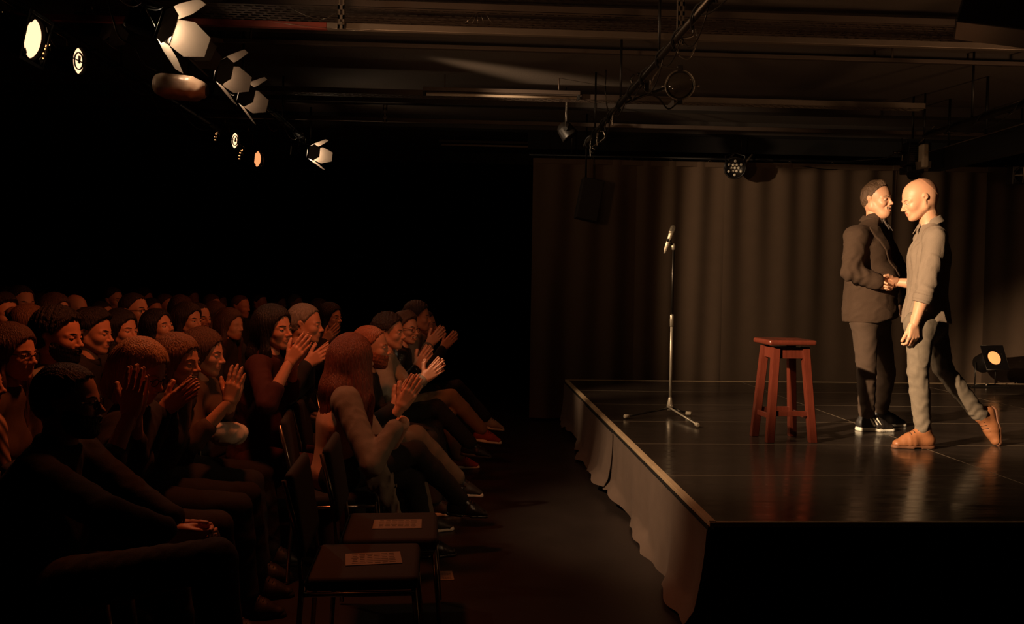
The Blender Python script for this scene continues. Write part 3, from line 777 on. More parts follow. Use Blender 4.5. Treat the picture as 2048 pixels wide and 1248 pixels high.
# ------------------------------------------------------------------ steel under the ceiling
GALV = mat('galvanised_steel', lin((120, 106, 94)), 0.5, metal=0.45, var=0.2, scale=6)
RUST = mat('red_primed_steel', lin((130, 52, 38)), 0.6, metal=0.2, var=0.3, scale=5)
PYY = 5.46; pz = 3.2
def hline(px0, px1, py0, py1, Y):
    return at(px0, py0, Y), at(px1, py1, Y)
p = empty('steel_rail', (-3.2, PYY, pz), 0, 'long square steel rail crossing under the whole ceiling, reddish at its left end', 'rail')
MB().box((1.15, 0, 0), (2.3, .042, .040), bev=.003).build('red_section', RUST, p)
MB().box((6.1, 0, 0), (7.6, .042, .040), bev=.003).build('grey_section', GALV, p)
def strut(name, X, Y, z0, z1, label, w=.045):
    e = empty(name, (X, Y, z0), 0, label, 'bracket')
    b = MB(); H = z1-z0
    b.box((-w/2+.003, 0, H/2), (.005, .04, H)); b.box((w/2-.003, 0, H/2), (.005, .04, H)); 
    n = int(H/.06)                       # slotted web built as ladder pieces
    b.box((-w/2+.008, -.018, H/2), (.012, .004, H)); b.box((w/2-.008, -.018, H/2), (.012, .004, H))
    for k in range(n+1): b.box((0, -.018, min(H-.01, k*.06+.012)), (w, .004, .026))
    b.build('slotted_channel', GALV, e)
    MB().cyl((0, -.03, .03), (0, -.018, .03), .012, n=6).build('bolt', STEEL, e); return e
sx = at(683, 40, PYY-.045)
strut('hanging_strut', sx[0], PYY-.045, pz-.03, CZ, 'slotted steel hanger bolted to the long rail, upper left of centre')
sx2 = at(1361, 40, PYY-.045); strut('hanging_strut', sx2[0], PYY-.045, pz-.06, CZ, 'slotted steel hanger above the start of the middle lighting bar')
# perforated cable tray above the rail
def tray(name, x0, x1, y, z, w, label, rows=7, m=GALV, pitch=.075, lip=.05):
    e = empty(name, (x0, y, z), 0, label, 'cable tray'); L = x1-x0
    b = MB(); b.box((L/2, -w/2, lip/2), (L, .003, lip)); b.box((L/2, w/2, lip/2), (L, .003, lip)); b.build('side_lip', m, e)
    b = MB(); st = w/rows
    for r in range(rows+1): b.box((L/2, -w/2+r*st, 0), (L, st*.5, .003))
    for r in range(rows):
        n = int(L/pitch)
        for k in range(n):
            x = (k+.5*(r % 2))*pitch+.01; b.box((x, -w/2+(r+.5)*st, 0), (.022, st*.52, .003))
    o = b.build('perforated_floor', m, e); o['kind'] = 'stuff'; return e
TRAYM = mat('dull_tray_steel', lin((84, 70, 62)), 0.6, metal=0.4, var=0.3, scale=4)
tray('cable_tray', -2.6, 6.2, 5.75, 3.36, .34, 'wide perforated cable tray just above the long square rail', m=TRAYM)
tray('cable_tray', 1.95, 4.35, 8.02, 3.33, .12, 'slim slotted cable tray running behind the round glass lamp', rows=3, m=GALV)
tray('cable_tray', -2.3, 1.9, 8.05, 3.335, .12, 'dark slim cable tray continuing to the left of the unlit tubes', rows=3, m=TRAYM)
# second and third rails further back
a, c = at(500, 233, 8.9), at(1900, 262, 8.9)
e = empty('steel_rail', (a[0]-1.2, 8.9, a[2]), 0, 'thin dark rail under the ceiling behind the slim cable tray', 'rail')
MB().box((4.6, 0, 0), (9.2, .04, .04), bev=.003).build('profile', TRAYM, e)
a = at(770, 238, 8.85); strut('hanging_strut', a[0], 8.86, a[2]-.03, CZ, 'short dark bracket holding the farther thin rail')
a = at(500, 131, 6.6)
e = empty('steel_rail', (a[0]-1.0, 6.62, CZ-.11), 0, 'thin black rail close to the ceiling, between tray and tubes', 'rail')
MB().box((4.5, 0, 0), (9.0, .03, .03), bev=.002).build('profile', TRAYM, e)
MB().cyl((1.0, 0, .01), (1.0, 0, .12), .008).build('hanger', TRAYM, e); MB().cyl((6.0, 0, .01), (6.0, 0, .12), .008).build('hanger', TRAYM, e)
# unlit fluorescent tubes
TUBE = mat('unlit_tube_glass', lin((190, 170, 150)), 0.25, var=0.05)
def tube_light(px0, px1, py0, py1, Y, label):
    A, B = at(px0, py0, Y), at(px1, py1, Y); L = B[0]-A[0]; e = empty('fluorescent_tube', A, 0, label, 'tube light')
    MB().cyl((.03, 0, 0), (L-.03, 0, 0), .013, n=12).build('glass_tube', TUBE, e)
    MB().box((L/2, .0, .045), (L, .055, .035), bev=.004).build('batten', TRAYM, e)
    for x in (.012, L-.012): MB().box((x, 0, .01), (.024, .032, .05), bev=.003).build('socket', BLK, e)
    for x in (.2, L-.2): MB().cyl((x, 0, .05), (x, 0, CZ-A[2]), .006).build('hanger', TRAYM, e)
tube_light(846, 1160, 188, 197, 7.95, 'unlit fluorescent tube hanging in front of the slim cable tray')
tube_light(878, 1108, 289, 292, 11.3, 'faint unlit fluorescent tube farther back, above the empty dark centre')
# bits of cobweb and wire hanging from the tray
b = MB()
for (xa, ya, xb, yb) in ((583, 18, 640, 40), (640, 40, 672, 26), (530, 16, 541, 38), (535, 42, 672, 58), (690, 60, 760, 58), (948, 28, 930, 46), (952, 28, 944, 48), (955, 28, 956, 48), (962, 28, 968, 48), (972, 28, 986, 48)):
    b.tube([at(xa, ya, 5.44), at((xa+xb)/2, (ya+yb)/2+2, 5.42), at(xb, yb, 5.44)], .0012, 4)
tag(b.build('cobweb'.strip(), STEEL), 'dusty cobweb threads caught between the cable tray and the long rail', 'cobweb', kind='stuff')
# ------------------------------------------------------------------ lighting bars and lanterns
BODY = mat('lantern_black', lin((34, 30, 28)), 0.4, metal=0.35, var=0.2)
DOOR = mat('barn_door_paint', lin((120, 108, 98)), 0.55, metal=0.1, var=0.1)
def glow(name, col, s):
    return mat(name, col, 0.3, var=0.05, emit=s, ecol=col)
GL_HOT = glow('lens_hot', (1.0, .60, .33), 1.75)
GL_AMB = glow('lens_amber', (1.0, .36, .13), 1.1)
GL_VENT = glow('lamp_glow', (1.0, .42, .14), 2.2)
GL_FL = glow('floor_lens', (.95, .36, .11), 1.15)
GL_WHT = glow('fresnel_lens', (1.0, .72, .45), 120.0)
GL_DIM = glow('fresnel_lens_dim', (1.0, .66, .40), 32.0)
def orient(e, d):
    x = nrm(d); y = nrm(np.cross((0, 0, 1), x)); z = np.cross(x, y)
    e.matrix_world = Matrix(((x[0], y[0], z[0], e.location.x), (x[1], y[1], z[1], e.location.y), (x[2], y[2], z[2], e.location.z), (0, 0, 0, 1)))
    return np.stack([x, y, z], 1)
def tolocal(R, v): return np.array(v)@R     # world vector -> local
def yoke(e, R, xc, w, top):                 # U bracket from both sides of the body up to a clamp on the bar
    up = tolocal(R, (0, 0, top)); b = MB(); y = w+.015
    c = np.array((xc, 0, 0))
    b.tube([c+np.array((0, -y, 0)), c+up*.35+np.array((0, -y, 0)), c+up*.8+np.array((0, -y*.9, 0)), c+up*.86, c+up*.8+np.array((0, y*.9, 0)), c+up*.35+np.array((0, y, 0)), c+np.array((0, y, 0))], .007, 6)
    o = b.build('yoke', DARKM, e)
    MB().cyl(c+up*.84, c+up*1.04, .014, n=8).build('clamp', STEEL, o)
    k = MB(); k.cyl(c+np.array((0, -y-.012, 0)), c+np.array((0, -y+.01, 0)), .02, n=10); k.build('knob', BLK, o)
def parcan(loc, d, r, L, label, lens, vents=True, frame=True, top=.2, frame_sz=1.25, cat='spotlight', group=None, ring_glow=False):
    e = empty('spotlight', loc, 0, label, cat, group); R = orient(e, d)
    b = MB(); b.lathe((-L, 0, 0), (1, 0, 0), [(0, r*.35), (.02, r*.72), (L*.3, r*.86), (L*.34, r*.90), (L*.9, r*1.02), (L, r*1.08), (L+.012, r*1.08), (L+.010, r*.99), (L-.02, r*.98)], 28)
    b.build('body', BODY, e)
    b = MB(); b.lathe((-.012, 0, 0), (1, 0, 0), [(0, r*.98), (.006, r*.9), (.011, r*.5), (.013, .001)], 28)
    ln = b.build('lens', lens, e)
    if ring_glow:                            # the lamp-holder cross seen in front of the glowing reflector
        b = MB(); b.box((.004, 0, .1*r), (.008, r*.22, r*.55)); b.box((.004, 0, 0), (.008, r*1.9, .006))
        b.lathe((-.002, 0, 0), (1, 0, 0), [(0, r*.66), (.008, r*.66), (.008, r*.60), (0, r*.60)], 24)
        b.build('lamp_holder', BODY, ln)
    if vents:
        b = MB(); n = 10
        for k in range(n):
            a = -1.9+3.8*k/(n-1)+math.pi/2
            b.box((-L*.70, r*.885*math.cos(a), r*.885*math.sin(a)), (.016, .012, .006), Matrix.Rotation(a, 3, 'X'))
        b.build('vent', GL_VENT, e)
        b = MB()
        for k in range(5): b.lathe((-L*.62+k*L*.06, 0, 0), (1, 0, 0), [(0, r*.93), (.002, r*.985), (.005, r*.985), (.007, r*.93)], 24)
        b.build('cooling_fin', BODY, e)
    if frame:
        s = r*frame_sz; b = MB(); t = (s-r*1.0)/2+.004
        for sg in (-1, 1):
            b.box((.020, sg*(s-t/2), 0), (.004, t, 2*s)); b.box((.020, 0, sg*(s-t/2)), (.004, 2*s-2*t, t))
        n = 24
        for k in range(4):                   # corner webs towards the round opening
            a0 = math.pi/4+k*math.pi/2
            b.box((.020, .80*s*math.cos(a0)*1.19, .80*s*math.sin(a0)*1.19), (.0035, s*.24, s*.24), Matrix.Rotation(a0, 3, 'X'))
        b.build('gel_frame', BODY, e)
    yoke(e, R, -L*.45, r*1.0, top); return e
def fresnel(loc, d, s, label, on=True, top=.18, flare=38, dl=.17, lens=None, roll=0):
    e = empty('fresnel_lantern', loc, 0, label, 'spotlight', 'barn door lanterns on the left lighting bar'); R = orient(e, d)
    b = MB(); b.box((-.10, 0, 0), (.20, s*1.5, s*1.5), bev=.02)
    b.build('body', BODY, e)
    b = MB()
    for k in range(7): b.box((-.185+.022*k, 0, s*.76), (.010, s*1.0, .012), Matrix.Rotation(.5, 3, 'Y'))
    b.build('vent', BODY, e)
    b = MB(); b.lathe((.0, 0, 0), (1, 0, 0), [(0, s*.66), (.008, s*.64), (.02, s*.4), (.026, .001)], 24)
    b.build('lens', lens or (GL_WHT if on else TUBE), e)
    b = MB()
    for sg in (-1, 1): b.box((.008, sg*s*.72, 0), (.016, s*.12, s*1.55)); b.box((.008, 0, sg*s*.72), (.016, s*1.4, s*.12))
    b.build('door_frame', BODY, e)
    fa = math.radians(flare); c, sn = math.cos(fa), math.sin(fa)
    for (ay, az, L2) in ((1, 0, 1), (-1, 0, 1), (0, 1, .95), (0, -1, .95)):
        b = MB(); w = s*.74; n = np.array((0, ay, az)); t = np.array((0, az, ay))
        h = np.array((.016, 0, 0))+n*s*.76; o = np.array((c, 0, 0))+n*sn
        w2 = w*(1.35 if az == 0 else 1.15)
        b.poly([h-t*w, h+o*dl*.45*L2-t*w2, h+o*dl*L2-t*w2*.55, h+o*dl*L2+t*w2*.55, h+o*dl*.45*L2+t*w2, h+t*w], .0025)
        b.build('barn_door', DOOR, e)
    yoke(e, R, -.09, s*.78, top); return e

def lbar(name, X, z, y0, y1, r, label, m=BLKM, wraps=True, seed=0):
    e = empty(name, (X, y0, z), 0, label, 'lighting bar')
    MB().cyl((0, 0, 0), (0, y1-y0, 0), r, n=12).build('pipe', m, e)
    if wraps:
        rr = np.random.RandomState(seed); pts = []; a = 0; y = 0
        while y < y1-y0:
            pts.append((math.cos(a)*(r+.010), y, math.sin(a)*(r+.010)-.005*rr.rand())); a += .55; y += .022+.03*rr.rand()
        MB().tube(pts, .006, 5).build('cable', BLK, e)
        b = MB(); y = .2
        while y < y1-y0-.6:
            L = .4+.5*rr.rand(); sg = .04+.10*rr.rand()
            b.tube([(.0, y+L*t, -r-.01-4*sg*t*(1-t)) for t in np.linspace(0, 1, 9)], .0045, 5); y += L*.8+.3*rr.rand()
        b.build('loose_cable', DARKM, e)
    n = int((y1-y0)/1.6)+1
    for k in range(n): MB().cyl((0, (k+.5)*(y1-y0)/n, r), (0, (k+.5)*(y1-y0)/n, CZ-z), .009).build('hanger', BLKM, e)
    return e
lbar('lighting_bar', -2.5, 3.10, 2.6, 11.5, .024, 'dark lighting bar over the rear rows carrying the round glowing lamps', seed=2)
lbar('lighting_bar', -1.75, 3.10, 3.2, 10.3, .024, 'dark lighting bar at upper left carrying the lanterns with barn doors', seed=3)
A, Bp = at(1440, -25, 3.95), at(1180, 292, 8.35)
lbar('lighting_bar', 1.14, 2.97, 3.2, 8.35, .021, 'cable-wrapped lighting bar running away from the viewer above the stage edge', DARKM, seed=5)
lbar('lighting_bar', 4.05, 2.97, 4.6, 7.4, .026, 'cable-wrapped lighting bar at the right above the performers', seed=7)

# far-left group
parcan(atx(66, 78, -2.45), (1, .02, -.22), .112, .26, 'largest round glowing lamp with square frame at the top left corner', GL_HOT, top=.12)
parcan(atx(157, 122, -2.42), (1, -.05, -.10), .082, .26, 'smaller round glowing lamp right of the largest one, top left', GL_HOT, frame=False, top=.2, ring_glow=True)
parcan(atx(470, 281, -2.42), (1, -.24, -.12), .082, .26, 'small round glowing lamp, upper of the distant pair on the rear bar', GL_HOT, frame=False, top=.2, ring_glow=True)
parcan(atx(515, 318, -2.40), (1, -.28, -.12), .092, .26, 'dim orange round lamp, lower of the distant pair on the rear bar', GL_AMB, top=.36)
fresnel(atx(330, 55, -1.72), (1, -.10, -.34), .105, 'nearest brightly lit lantern with wide barn doors at the upper left', flare=42, dl=.20, top=.1)
fresnel(atx(378, 92, -1.74), (1, .15, -.42), .085, 'unlit grey lantern with barn doors just below the brightest one', on=False, flare=20, dl=.17, top=.18)
fresnel(atx(438, 146, -1.74), (1, -.05, -.20), .095, 'lit barn door lantern, middle one of the upper left bar', flare=40, dl=.19, top=.16, lens=GL_DIM)
fresnel(atx(482, 192, -1.72), (1, -.02, -.24), .088, 'lit barn door lantern beside the thin rail, lowest of the near row', flare=40, dl=.18, top=.18, lens=GL_DIM)
fresnel(atx(620, 306, -1.66), (1, -.25, -.12), .085, 'farthest lit barn door lantern, alone over the last rows', flare=30, dl=.19, top=.2)
fresnel(atx(208, 60, -2.35), (1, -.1, -.3), .07, 'small unlit lantern between the round lamps and the brightest barn doors', on=False, flare=25, dl=.10, top=.12)
# pale rounded device
c = at(357, 175, 5.2); f = field_for([c], .24, .008)
f.bx(c, (.135, .10, .066), .055, .01, R=Ry(.07)); f.el(c+np.array((.135, 0, -.01)), (.035, .075, .05), .03); f.disp(lambda X, Y, Z: .003*noise3(X, Y, Z, 30, 9))
v, q = f.mesh(); PLAS = mat('pale_plastic', lin((190, 160, 138)), 0.28, var=0.15, bump=0.2, bscale=25)
dv = empty('ceiling_device', c, 0, 'pale rounded device wrapped in plastic under the left lighting bars', 'device')
mesh_obj('plastic_cover', [(v-c, q, 0)], [PLAS], dv)
MB().cyl((0, 0, .05), (0, 0, CZ-c[2]), .008).build('hanger', BLKM, dv)
MB().lathe((.150, 0, -.01), (1, 0, 0), [(0, .032), (.012, .036), (.02, .030), (.022, .001)], 18).build('lens', DARKM, dv)
cb = MB(); cb.tube(spline([at(213, -10, 5.0), at(228, 45, 5.0), at(240, 75, 5.05), at(270, 95, 5.1), at(288, 128, 5.15), at(312, 142, 5.2)], 6), .006, 6)
tag(cb.build('hanging_cable', DARKM), 'slack grey cable hanging from the ceiling to the plastic-covered device', 'cable')

def wl(px, py, Y): return (Matrix(e.matrix_world).inverted() @ V3(at(px, py, Y)))
# middle bar: hanging round glass lamp facing the viewer
lc = at(1360, 170, 6.55)
e = empty('spotlight', lc, 0, 'unlit round glass-fronted lamp hanging beside the middle lighting bar', 'spotlight'); R = orient(e, (-.25, -1, -.10))
MB().lathe((-.24, 0, 0), (1, 0, 0), [(0, .04), (.03, .08), (.12, .10), (.22, .112), (.24, .112), (.245, .100), (.20, .098), (.10, .07), (.08, .001)], 32).build('reflector_can', DARKM, e)
GLASS = mat('lamp_glass', lin((150, 135, 118)), 0.06, var=0.1); GLASS.node_tree.nodes['Principled BSDF'].inputs['Transmission Weight'].default_value = 0.85
MB().lathe((-.012, 0, 0), (1, 0, 0), [(0, .104), (.012, .09), (.026, .05), (.030, .001)], 32).build('lens', GLASS, e)
b = MB(); b.tube([(.0, .112*math.cos(a), .112*math.sin(a)) for a in np.linspace(0, 6.283, 33)[:-1]], .007, 6, closed=True); b.build('rim', STEEL, e)
MB().tube([wl(1340, 172, 6.6), Matrix(e.matrix_world).inverted() @ V3((1.14, 6.45, 2.97))], .010, 6).build('side_arm', DARKM, e)
for s in (1, -1): MB().box((0, 0, s*.125), (.03, .045, .04), bev=.003).build('clip', DARKM, e)
b = MB(); b.cyl((-.08, -.11, 0), (-.08, -.145, 0), .012); b.cyl((-.08, .11, 0), (-.08, .15, 0), .009); b.build('knob', STEEL, e)
MB().tube([wl(1360, 138, 6.5), wl(1345, 136, 6.3), wl(1322, 134, 6.0), wl(1306, 155, 6.0), wl(1302, 172, 6.0)], .005, 6).build('safety_chain', STEEL, e)
MB().tube(spline([wl(1290, 165, 6.1), wl(1296, 185, 6.1), wl(1318, 197, 6.3), wl(1337, 218, 6.5), wl(1358, 203, 6.55)], 5), .006, 6).build('cable', DARKM, e)
MB().tube([wl(1300, 160, 6.1), wl(1303, 190, 6.3), wl(1322, 197, 6.5), wl(1356, 199, 6.6)], .005, 6).build('bracket', STEEL, e)
MB().box(wl(1293, 173, 6.05), (.05, .035, .08), bev=.006).build('plug', DARKM, e)
# clamps and wire loops along the middle bar
def wire(name, pts, r, m, label, cat='cable'):
    return tag(MB().tube(spline(pts, 6), r, 6).build(name, m), label, cat)
wire('hook_clamp', [at(1268, 150, 5.95), at(1262, 160, 5.95), at(1272, 175, 5.95), at(1288, 170, 5.95), at(1284, 152, 5.95), at(1274, 148, 5.95)], .010, DARKM, 'black hook clamp on the middle bar left of the glass lamp', 'clamp')
wire('wire_loop', [at(1385, 52, 4.7), at(1385, 72, 4.7), at(1360, 78, 4.68)], .006, STEEL, 'short bright bent rod under the middle hanger strut', 'rod')
wire('wire_loop', [at(1392, 58, 4.72), at(1393, 85, 4.72), at(1378, 117, 4.72), at(1358, 110, 4.72), at(1356, 97, 4.70)], .005, STEEL, 'bright wire loop hanging below the long rail at the middle bar', 'wire')
wire('cable_loop', [at(1212, 140, 7.2), at(1211, 190, 7.2), at(1217, 222, 7.25), at(1228, 226, 7.3), at(1240, 212, 7.3)], .006, DARKM, 'thin cable drooping from the ceiling to the far half of the middle bar')
wire('cable_coil', [at(1178, 282, 8.3), at(1190, 268, 8.3), at(1205, 262, 8.3), at(1209, 275, 8.3), at(1196, 286, 8.3), at(1184, 294, 8.3), at(1190, 300, 8.3)], .005, STEEL, 'coiled cable end at the far tip of the middle bar')
for i, (Y, dz) in enumerate(((7.95, .16), (7.55, .12), (7.1, .07), (6.75, .09))):
    wire('hanging_plug', [(1.14, Y, 2.955), (1.135, Y, 2.955-dz/2), (1.14, Y, 2.955-dz)], .007, STEEL if i % 2 else DARKM, ('long strap dangling nearest the far end of the middle bar', 'short plug dangling just right of the long strap', 'tiny hook dangling under the far half of the middle bar', 'small hook dangling highest under the far half of the middle bar')[i], 'plug')
parcan(at(1140, 272, 8.4), (.6, -.1, -.8), .085, .15, 'unlit finned can lamp beyond the end of the middle bar', DARKM, vents=False, frame=False, top=.55)
e = empty('loudspeaker', at(1178, 400, 9.55), 0, 'barely visible black loudspeaker hanging in the dark centre', 'loudspeaker'); 
MB().box((0, 0, 0), (.24, .22, .46), Matrix.Rotation(.18, 3, 'Y'), bev=.01).build('cabinet', BEAMM, e)
MB().cyl((-.04, 0, .2), (-.04, 0, CZ-e.location.z), .01).build('bracket', BLKM, e)

# LED can on the curtain rail
e = empty('led_lamp', at(1470, 336, 9.6), 0, 'round black lamp with a cluster of small pale lenses on the curtain rail', 'stage lamp'); R = orient(e, (-.30, -1, -.22))
MB().lathe((-.13, 0, 0), (1, 0, 0), [(0, .06), (.02, .10), (.08, .125), (.13, .13), (.14, .125), (.135, .112), (.12, .11), (.12, .001)], 12).build('body', BODY, e)
LED = mat('led_lens', lin((235, 225, 205)), 0.12, var=0.02, spec=1.0)
for (yy, zz) in [(0, 0)]+[(.04*math.cos(a), .04*math.sin(a)) for a in np.arange(6)*math.pi/3]+[(.078*math.cos(a), .078*math.sin(a)) for a in np.arange(6)*math.pi/3+.5]:
    MB().lathe((-.006, yy, zz), (1, 0, 0), [(0, .0165), (.006, .015), (.010, .008), (.011, .001)], 12).build('lens', LED, e)
b = MB(); b.tube([wl(1452, 345, 9.55), wl(1451, 312, 9.6), wl(1470, 306, 9.65), wl(1490, 312, 9.6), wl(1490, 330, 9.6)], .009, 6); b.build('yoke', BLKM, e)
MB().cyl(wl(1490, 326, 9.6), wl(1505, 309, 9.62), .012).build('safety_arm', STEEL, e)
rp_ = at(1470, 306, 9.65); MB().tube([wl(1470, 306, 9.65), Matrix(e.matrix_world).inverted() @ V3((rp_[0], 9.88, 3.10))], .012, 6).build('clamp', BLKM, e)

# pair of lanterns hanging above the two men
e = empty('flood_light', at(1824, 310, 8.3), 0, 'black ribbed floodlight hanging above the two men', 'stage lamp')
MB().box((0, 0, 0), (.155, .16, .235), Matrix.Rotation(.08, 3, 'Y'), bev=.01).build('body', BODY, e)
for k in range(9): MB().box((.0+.0, -.084, -.085+.021*k), (.14, .008, .006), bev=0).build('cooling_rib', BEAMM, e)
MB().box((.0, 0, -.155), (.17, .17, .07), bev=.01).build('front_hood', BODY, e)
MB().cyl((0, -.03, -.185), (0, -.05, -.20), .062, n=24).build('lens', BLK, e)
MB().tube([(-.10, 0, -.06), (-.105, 0, .16), (.0, 0, .17), (.095, 0, .16), (.10, 0, -.04)], .008, 6).build('yoke', STEEL, e)
MB().cyl((-.19, 0, .02), (-.09, 0, .02), .014, .022).build('knob', DARKM, e)
MB().cyl((0, 0, .16), (0, 0, CZ-e.location.z), .01).build('hanger', BLKM, e)
PALE = mat('pale_grey_metal', lin((205, 185, 160)), 0.5, var=0.1)
e = empty('led_panel_lamp', at(1847, 312, 8.15), 0, 'narrow pale grey lamp housing hanging right of the ribbed floodlight', 'stage lamp')
f = Field((-.06, -.08, -.16), (.06, .08, .16), .006); f.bx((0, 0, 0), (.032, .05, .115), .018, .002)
v, q = f.mesh(); mesh_obj('housing', [(v, q, 0)], [PALE], e)
MB().box((0, -.052, .03), (.020, .006, .010)).build('label_plate', TRIM, e)
MB().poly([(-.075, 0, -.06), (-.06, .0, -.135), (.07, 0, -.115), (.072, 0, -.05)], .03).build('front_hood', GALV, e)
MB().cyl((0, 0, .1), (0, 0, CZ-e.location.z), .009).build('hanger', BLKM, e)
e = empty('spotlight', at(2046, 350, 8.2), 0, 'square-fronted unlit lantern at the right edge over the stage', 'spotlight'); R = orient(e, (-.35, -1, -.12))
MB().box((-.10, 0, 0), (.2, .19, .19), bev=.012).build('body', BODY, e)
MB().lathe((.0, 0, 0), (1, 0, 0), [(0, .085), (.012, .085), (.012, .075), (.004, .07), (.002, .001)], 24).build('lens', DARKM, e)
b = MB(); b.box((.012, 0, 0), (.004, .15, .006)); b.box((.012, 0, 0), (.004, .006, .15)); b.build('guard', STEEL, e)
MB().cyl((-.1, 0, .09), tolocal(R, (0, 0, CZ-at(2046, 350, 8.2)[2]))+np.array((-.1, 0, 0)), .01).build('hanger', BLKM, e)
# big dark beam with a bright top edge at the right
a0, a1 = at(2060, 250, 6.6), at(1880, 302, 8.6)
X = a1[0]; e = empty('support_beam', (X, 5.4, a1[2]-.22), 0, 'heavy black beam at the right with a thin bright upper edge', 'beam')
d = (a1-a0)/(a1[1]-a0[1]); st = a0+d*(6.15-a0[1]); en = a0+d*(8.75-a0[1])
o = np.array((X, 5.4, a1[2]-.22)); L = np.linalg.norm(en-st); yaw = math.atan2((en-st)[1], (en-st)[0]); pit = math.asin((en-st)[2]/L)
Rb = Matrix.Rotation(yaw, 3, 'Z') @ Matrix.Rotation(-pit, 3, 'Y'); mid = (st+en)/2-o
MB().box(mid+np.array((0, 0, -.10)), (L, .12, .20), Rb, bev=.004).build('web', BLK, e)
MB().box(mid+np.array((-.05, 0, .006)), (L, .03, .010), Rb).build('top_flange', GALV, e)
for t in (.15, .5, .85): MB().cyl(st-o+(en-st)*t, (st-o+(en-st)*t)*np.array((1, 1, 0))+np.array((0, 0, CZ-o[2])), .012).build('hanger', BLKM, e)
wire('sling', [at(1868, 253, 7.4), at(1850, 275, 7.9), at(1838, 286, 8.2)], .006, GALV, 'taut pale sling from the right lighting bar to the floodlight', 'sling')
wire('sagging_cable', [at(1700, 322, 9.6), at(1770, 316, 9.2), at(1800, 300, 8.8), at(1820, 288, 8.4)], .007, DARKM, 'black cable sagging from the curtain rail to the floodlight')
wire('sagging_cable', [(3.45, 9.87, 3.09), (3.9, 9.84, 3.03), (4.3, 9.84, 3.0), (4.75, 9.87, 3.09)], .006, DARKM, 'black cable sagging along the curtain top right of the round lamp')
wire('sagging_cable', [at(1860, 262, 7.4), at(1900, 252, 7.0), at(1950, 246, 6.8), at(1990, 225, 6.4), at(2050, 198, 6.1)], .007, GALV, 'loose cable swinging below the right lighting bar')
# PA loudspeaker, top right
e = empty('loudspeaker', at(2010, 5, 4.1), 0, 'large black loudspeaker hanging in the top right corner', 'loudspeaker')
MB().box((.06, .05, .03), (.42, .34, .36), Matrix.Rotation(-.5, 3, 'Z') @ Matrix.Rotation(.25, 3, 'Y'), bev=.01).build('cabinet', BODY, e)
MB().cyl((.06, .05, .1), (.06, .05, CZ-e.location.z), .014).build('bracket', BLKM, e)
# spotlight standing on the stage
fl = atz(1992, 771, ST)
e = empty('floor_spotlight', (fl[0], fl[1]-.1, ST), 0, 'round glowing orange spotlight with square frame on the stage floor by the curtain', 'spotlight')
lcn = at(1988, 716, fl[1]-.22)-np.array((fl[0], fl[1]-.1, ST)); 
Rf = head_R(0, 0); x = nrm((.12, -1, .45)); y = nrm(np.cross((0, 0, 1), x)); z = np.cross(x, y); Rm = np.stack([x, y, z], 1)
M3 = Matrix([[float(v) for v in r_] for r_ in Rm]); M4 = Matrix.Translation(V3(lcn)) @ M3.to_4x4()
def local_part(name, mb, m, par=None):
    o = mb.build(name, m, par or e); o.data.transform(M4); return o
r = .104
local_part('body', MB().lathe((-.27, 0, 0), (1, 0, 0), [(0, .05), (.02, .085), (.05, .105), (.18, .11), (.27, .118), (.275, .105)], 28), BODY)
local_part('lens', MB().lathe((-.004, 0, 0), (1, 0, 0), [(0, r), (.006, r*.9), (.014, r*.5), (.016, .001)], 28), GL_FL)
b = MB(); s = .145; t = s-r
for sg in (-1, 1): b.box((.012, sg*(s-t/2), 0), (.004, t, 2*s)); b.box((.012, 0, sg*(s-t/2)), (.004, 2*s-2*t, t))
for k in range(4):
    a0 = math.pi/4+k*math.pi/2; b.box((.012, .94*s*math.cos(a0), .94*s*math.sin(a0)), (.0035, s*.50, s*.50), Matrix.Rotation(a0, 3, 'X'))
gf = local_part('gel_frame', b, BODY)
local_part('frame_edge', MB().tube([(.014, -s, -s), (.014, -s, s), (.014, s, s), (.014, s, -s)], .0022, 5, closed=True), STEEL, gf)
bc = lcn-x*.14; bc[2] = 0
b = MB()
for sg in (-1, 1): b.cyl(lcn-x*.14+y*sg*.13, bc+y*sg*.13+np.array((0, 0, .02)), .007)
b.cyl(bc+y*-.13+np.array((0, 0, .02)), bc+y*.13+np.array((0, 0, .02)), .007)
b.build('yoke', DARKM, e)
MB().box(bc+np.array((0, 0, .008)), (.42, .26, .014), Matrix.Rotation(-.1, 3, 'Z'), bev=.004).build('base_plate', DARKM, e)
MB().cyl(bc+np.array((-.02, -.06, .01)), bc+np.array((-.02, -.06, .04)), .012, n=6).build('bolt', STEEL, e)
# ------------------------------------------------------------------ the two men on the stage
JACK = mat('jacket_brown', lin((70, 53, 41)), 0.9, var=0.12, scale=20, bump=0.25, bscale=240, spec=0.25)
DSHIRT = mat('dark_shirt', lin((92, 80, 72)), 0.85, var=0.1, bump=0.1, bscale=200)
BLKSH = mat('black_shirt', lin((22, 19, 18)), 0.9)
DTROU = mat('dark_trousers', lin((76, 58, 45)), 0.9, var=0.15, scale=20, bump=0.12, bscale=220)
GSHIRT = mat('grey_shirt', lin((140, 122, 106)), 0.85, var=0.12, scale=20, bump=0.25, bscale=240, spec=0.25)
JEANS = mat('grey_jeans', lin((122, 108, 92)), 0.88, var=0.28, scale=26, bump=0.14, bscale=260)
TAN = mat('tan_leather', lin((168, 108, 70)), 0.42, var=0.2, scale=14, bump=0.1, bscale=80)
TANS = mat('tan_sole', lin((128, 84, 58)), 0.6)
SNK = mat('sneaker_black', lin((42, 36, 33)), 0.5, bump=0.1, bscale=120)
WHT = mat('white_rubber', lin((240, 232, 215)), 0.45, var=0.04)
LACE = mat('lace_dark', lin((60, 42, 30)), 0.7)
HGREY = hairmat('hair_greying_brown', (104, 78, 58))
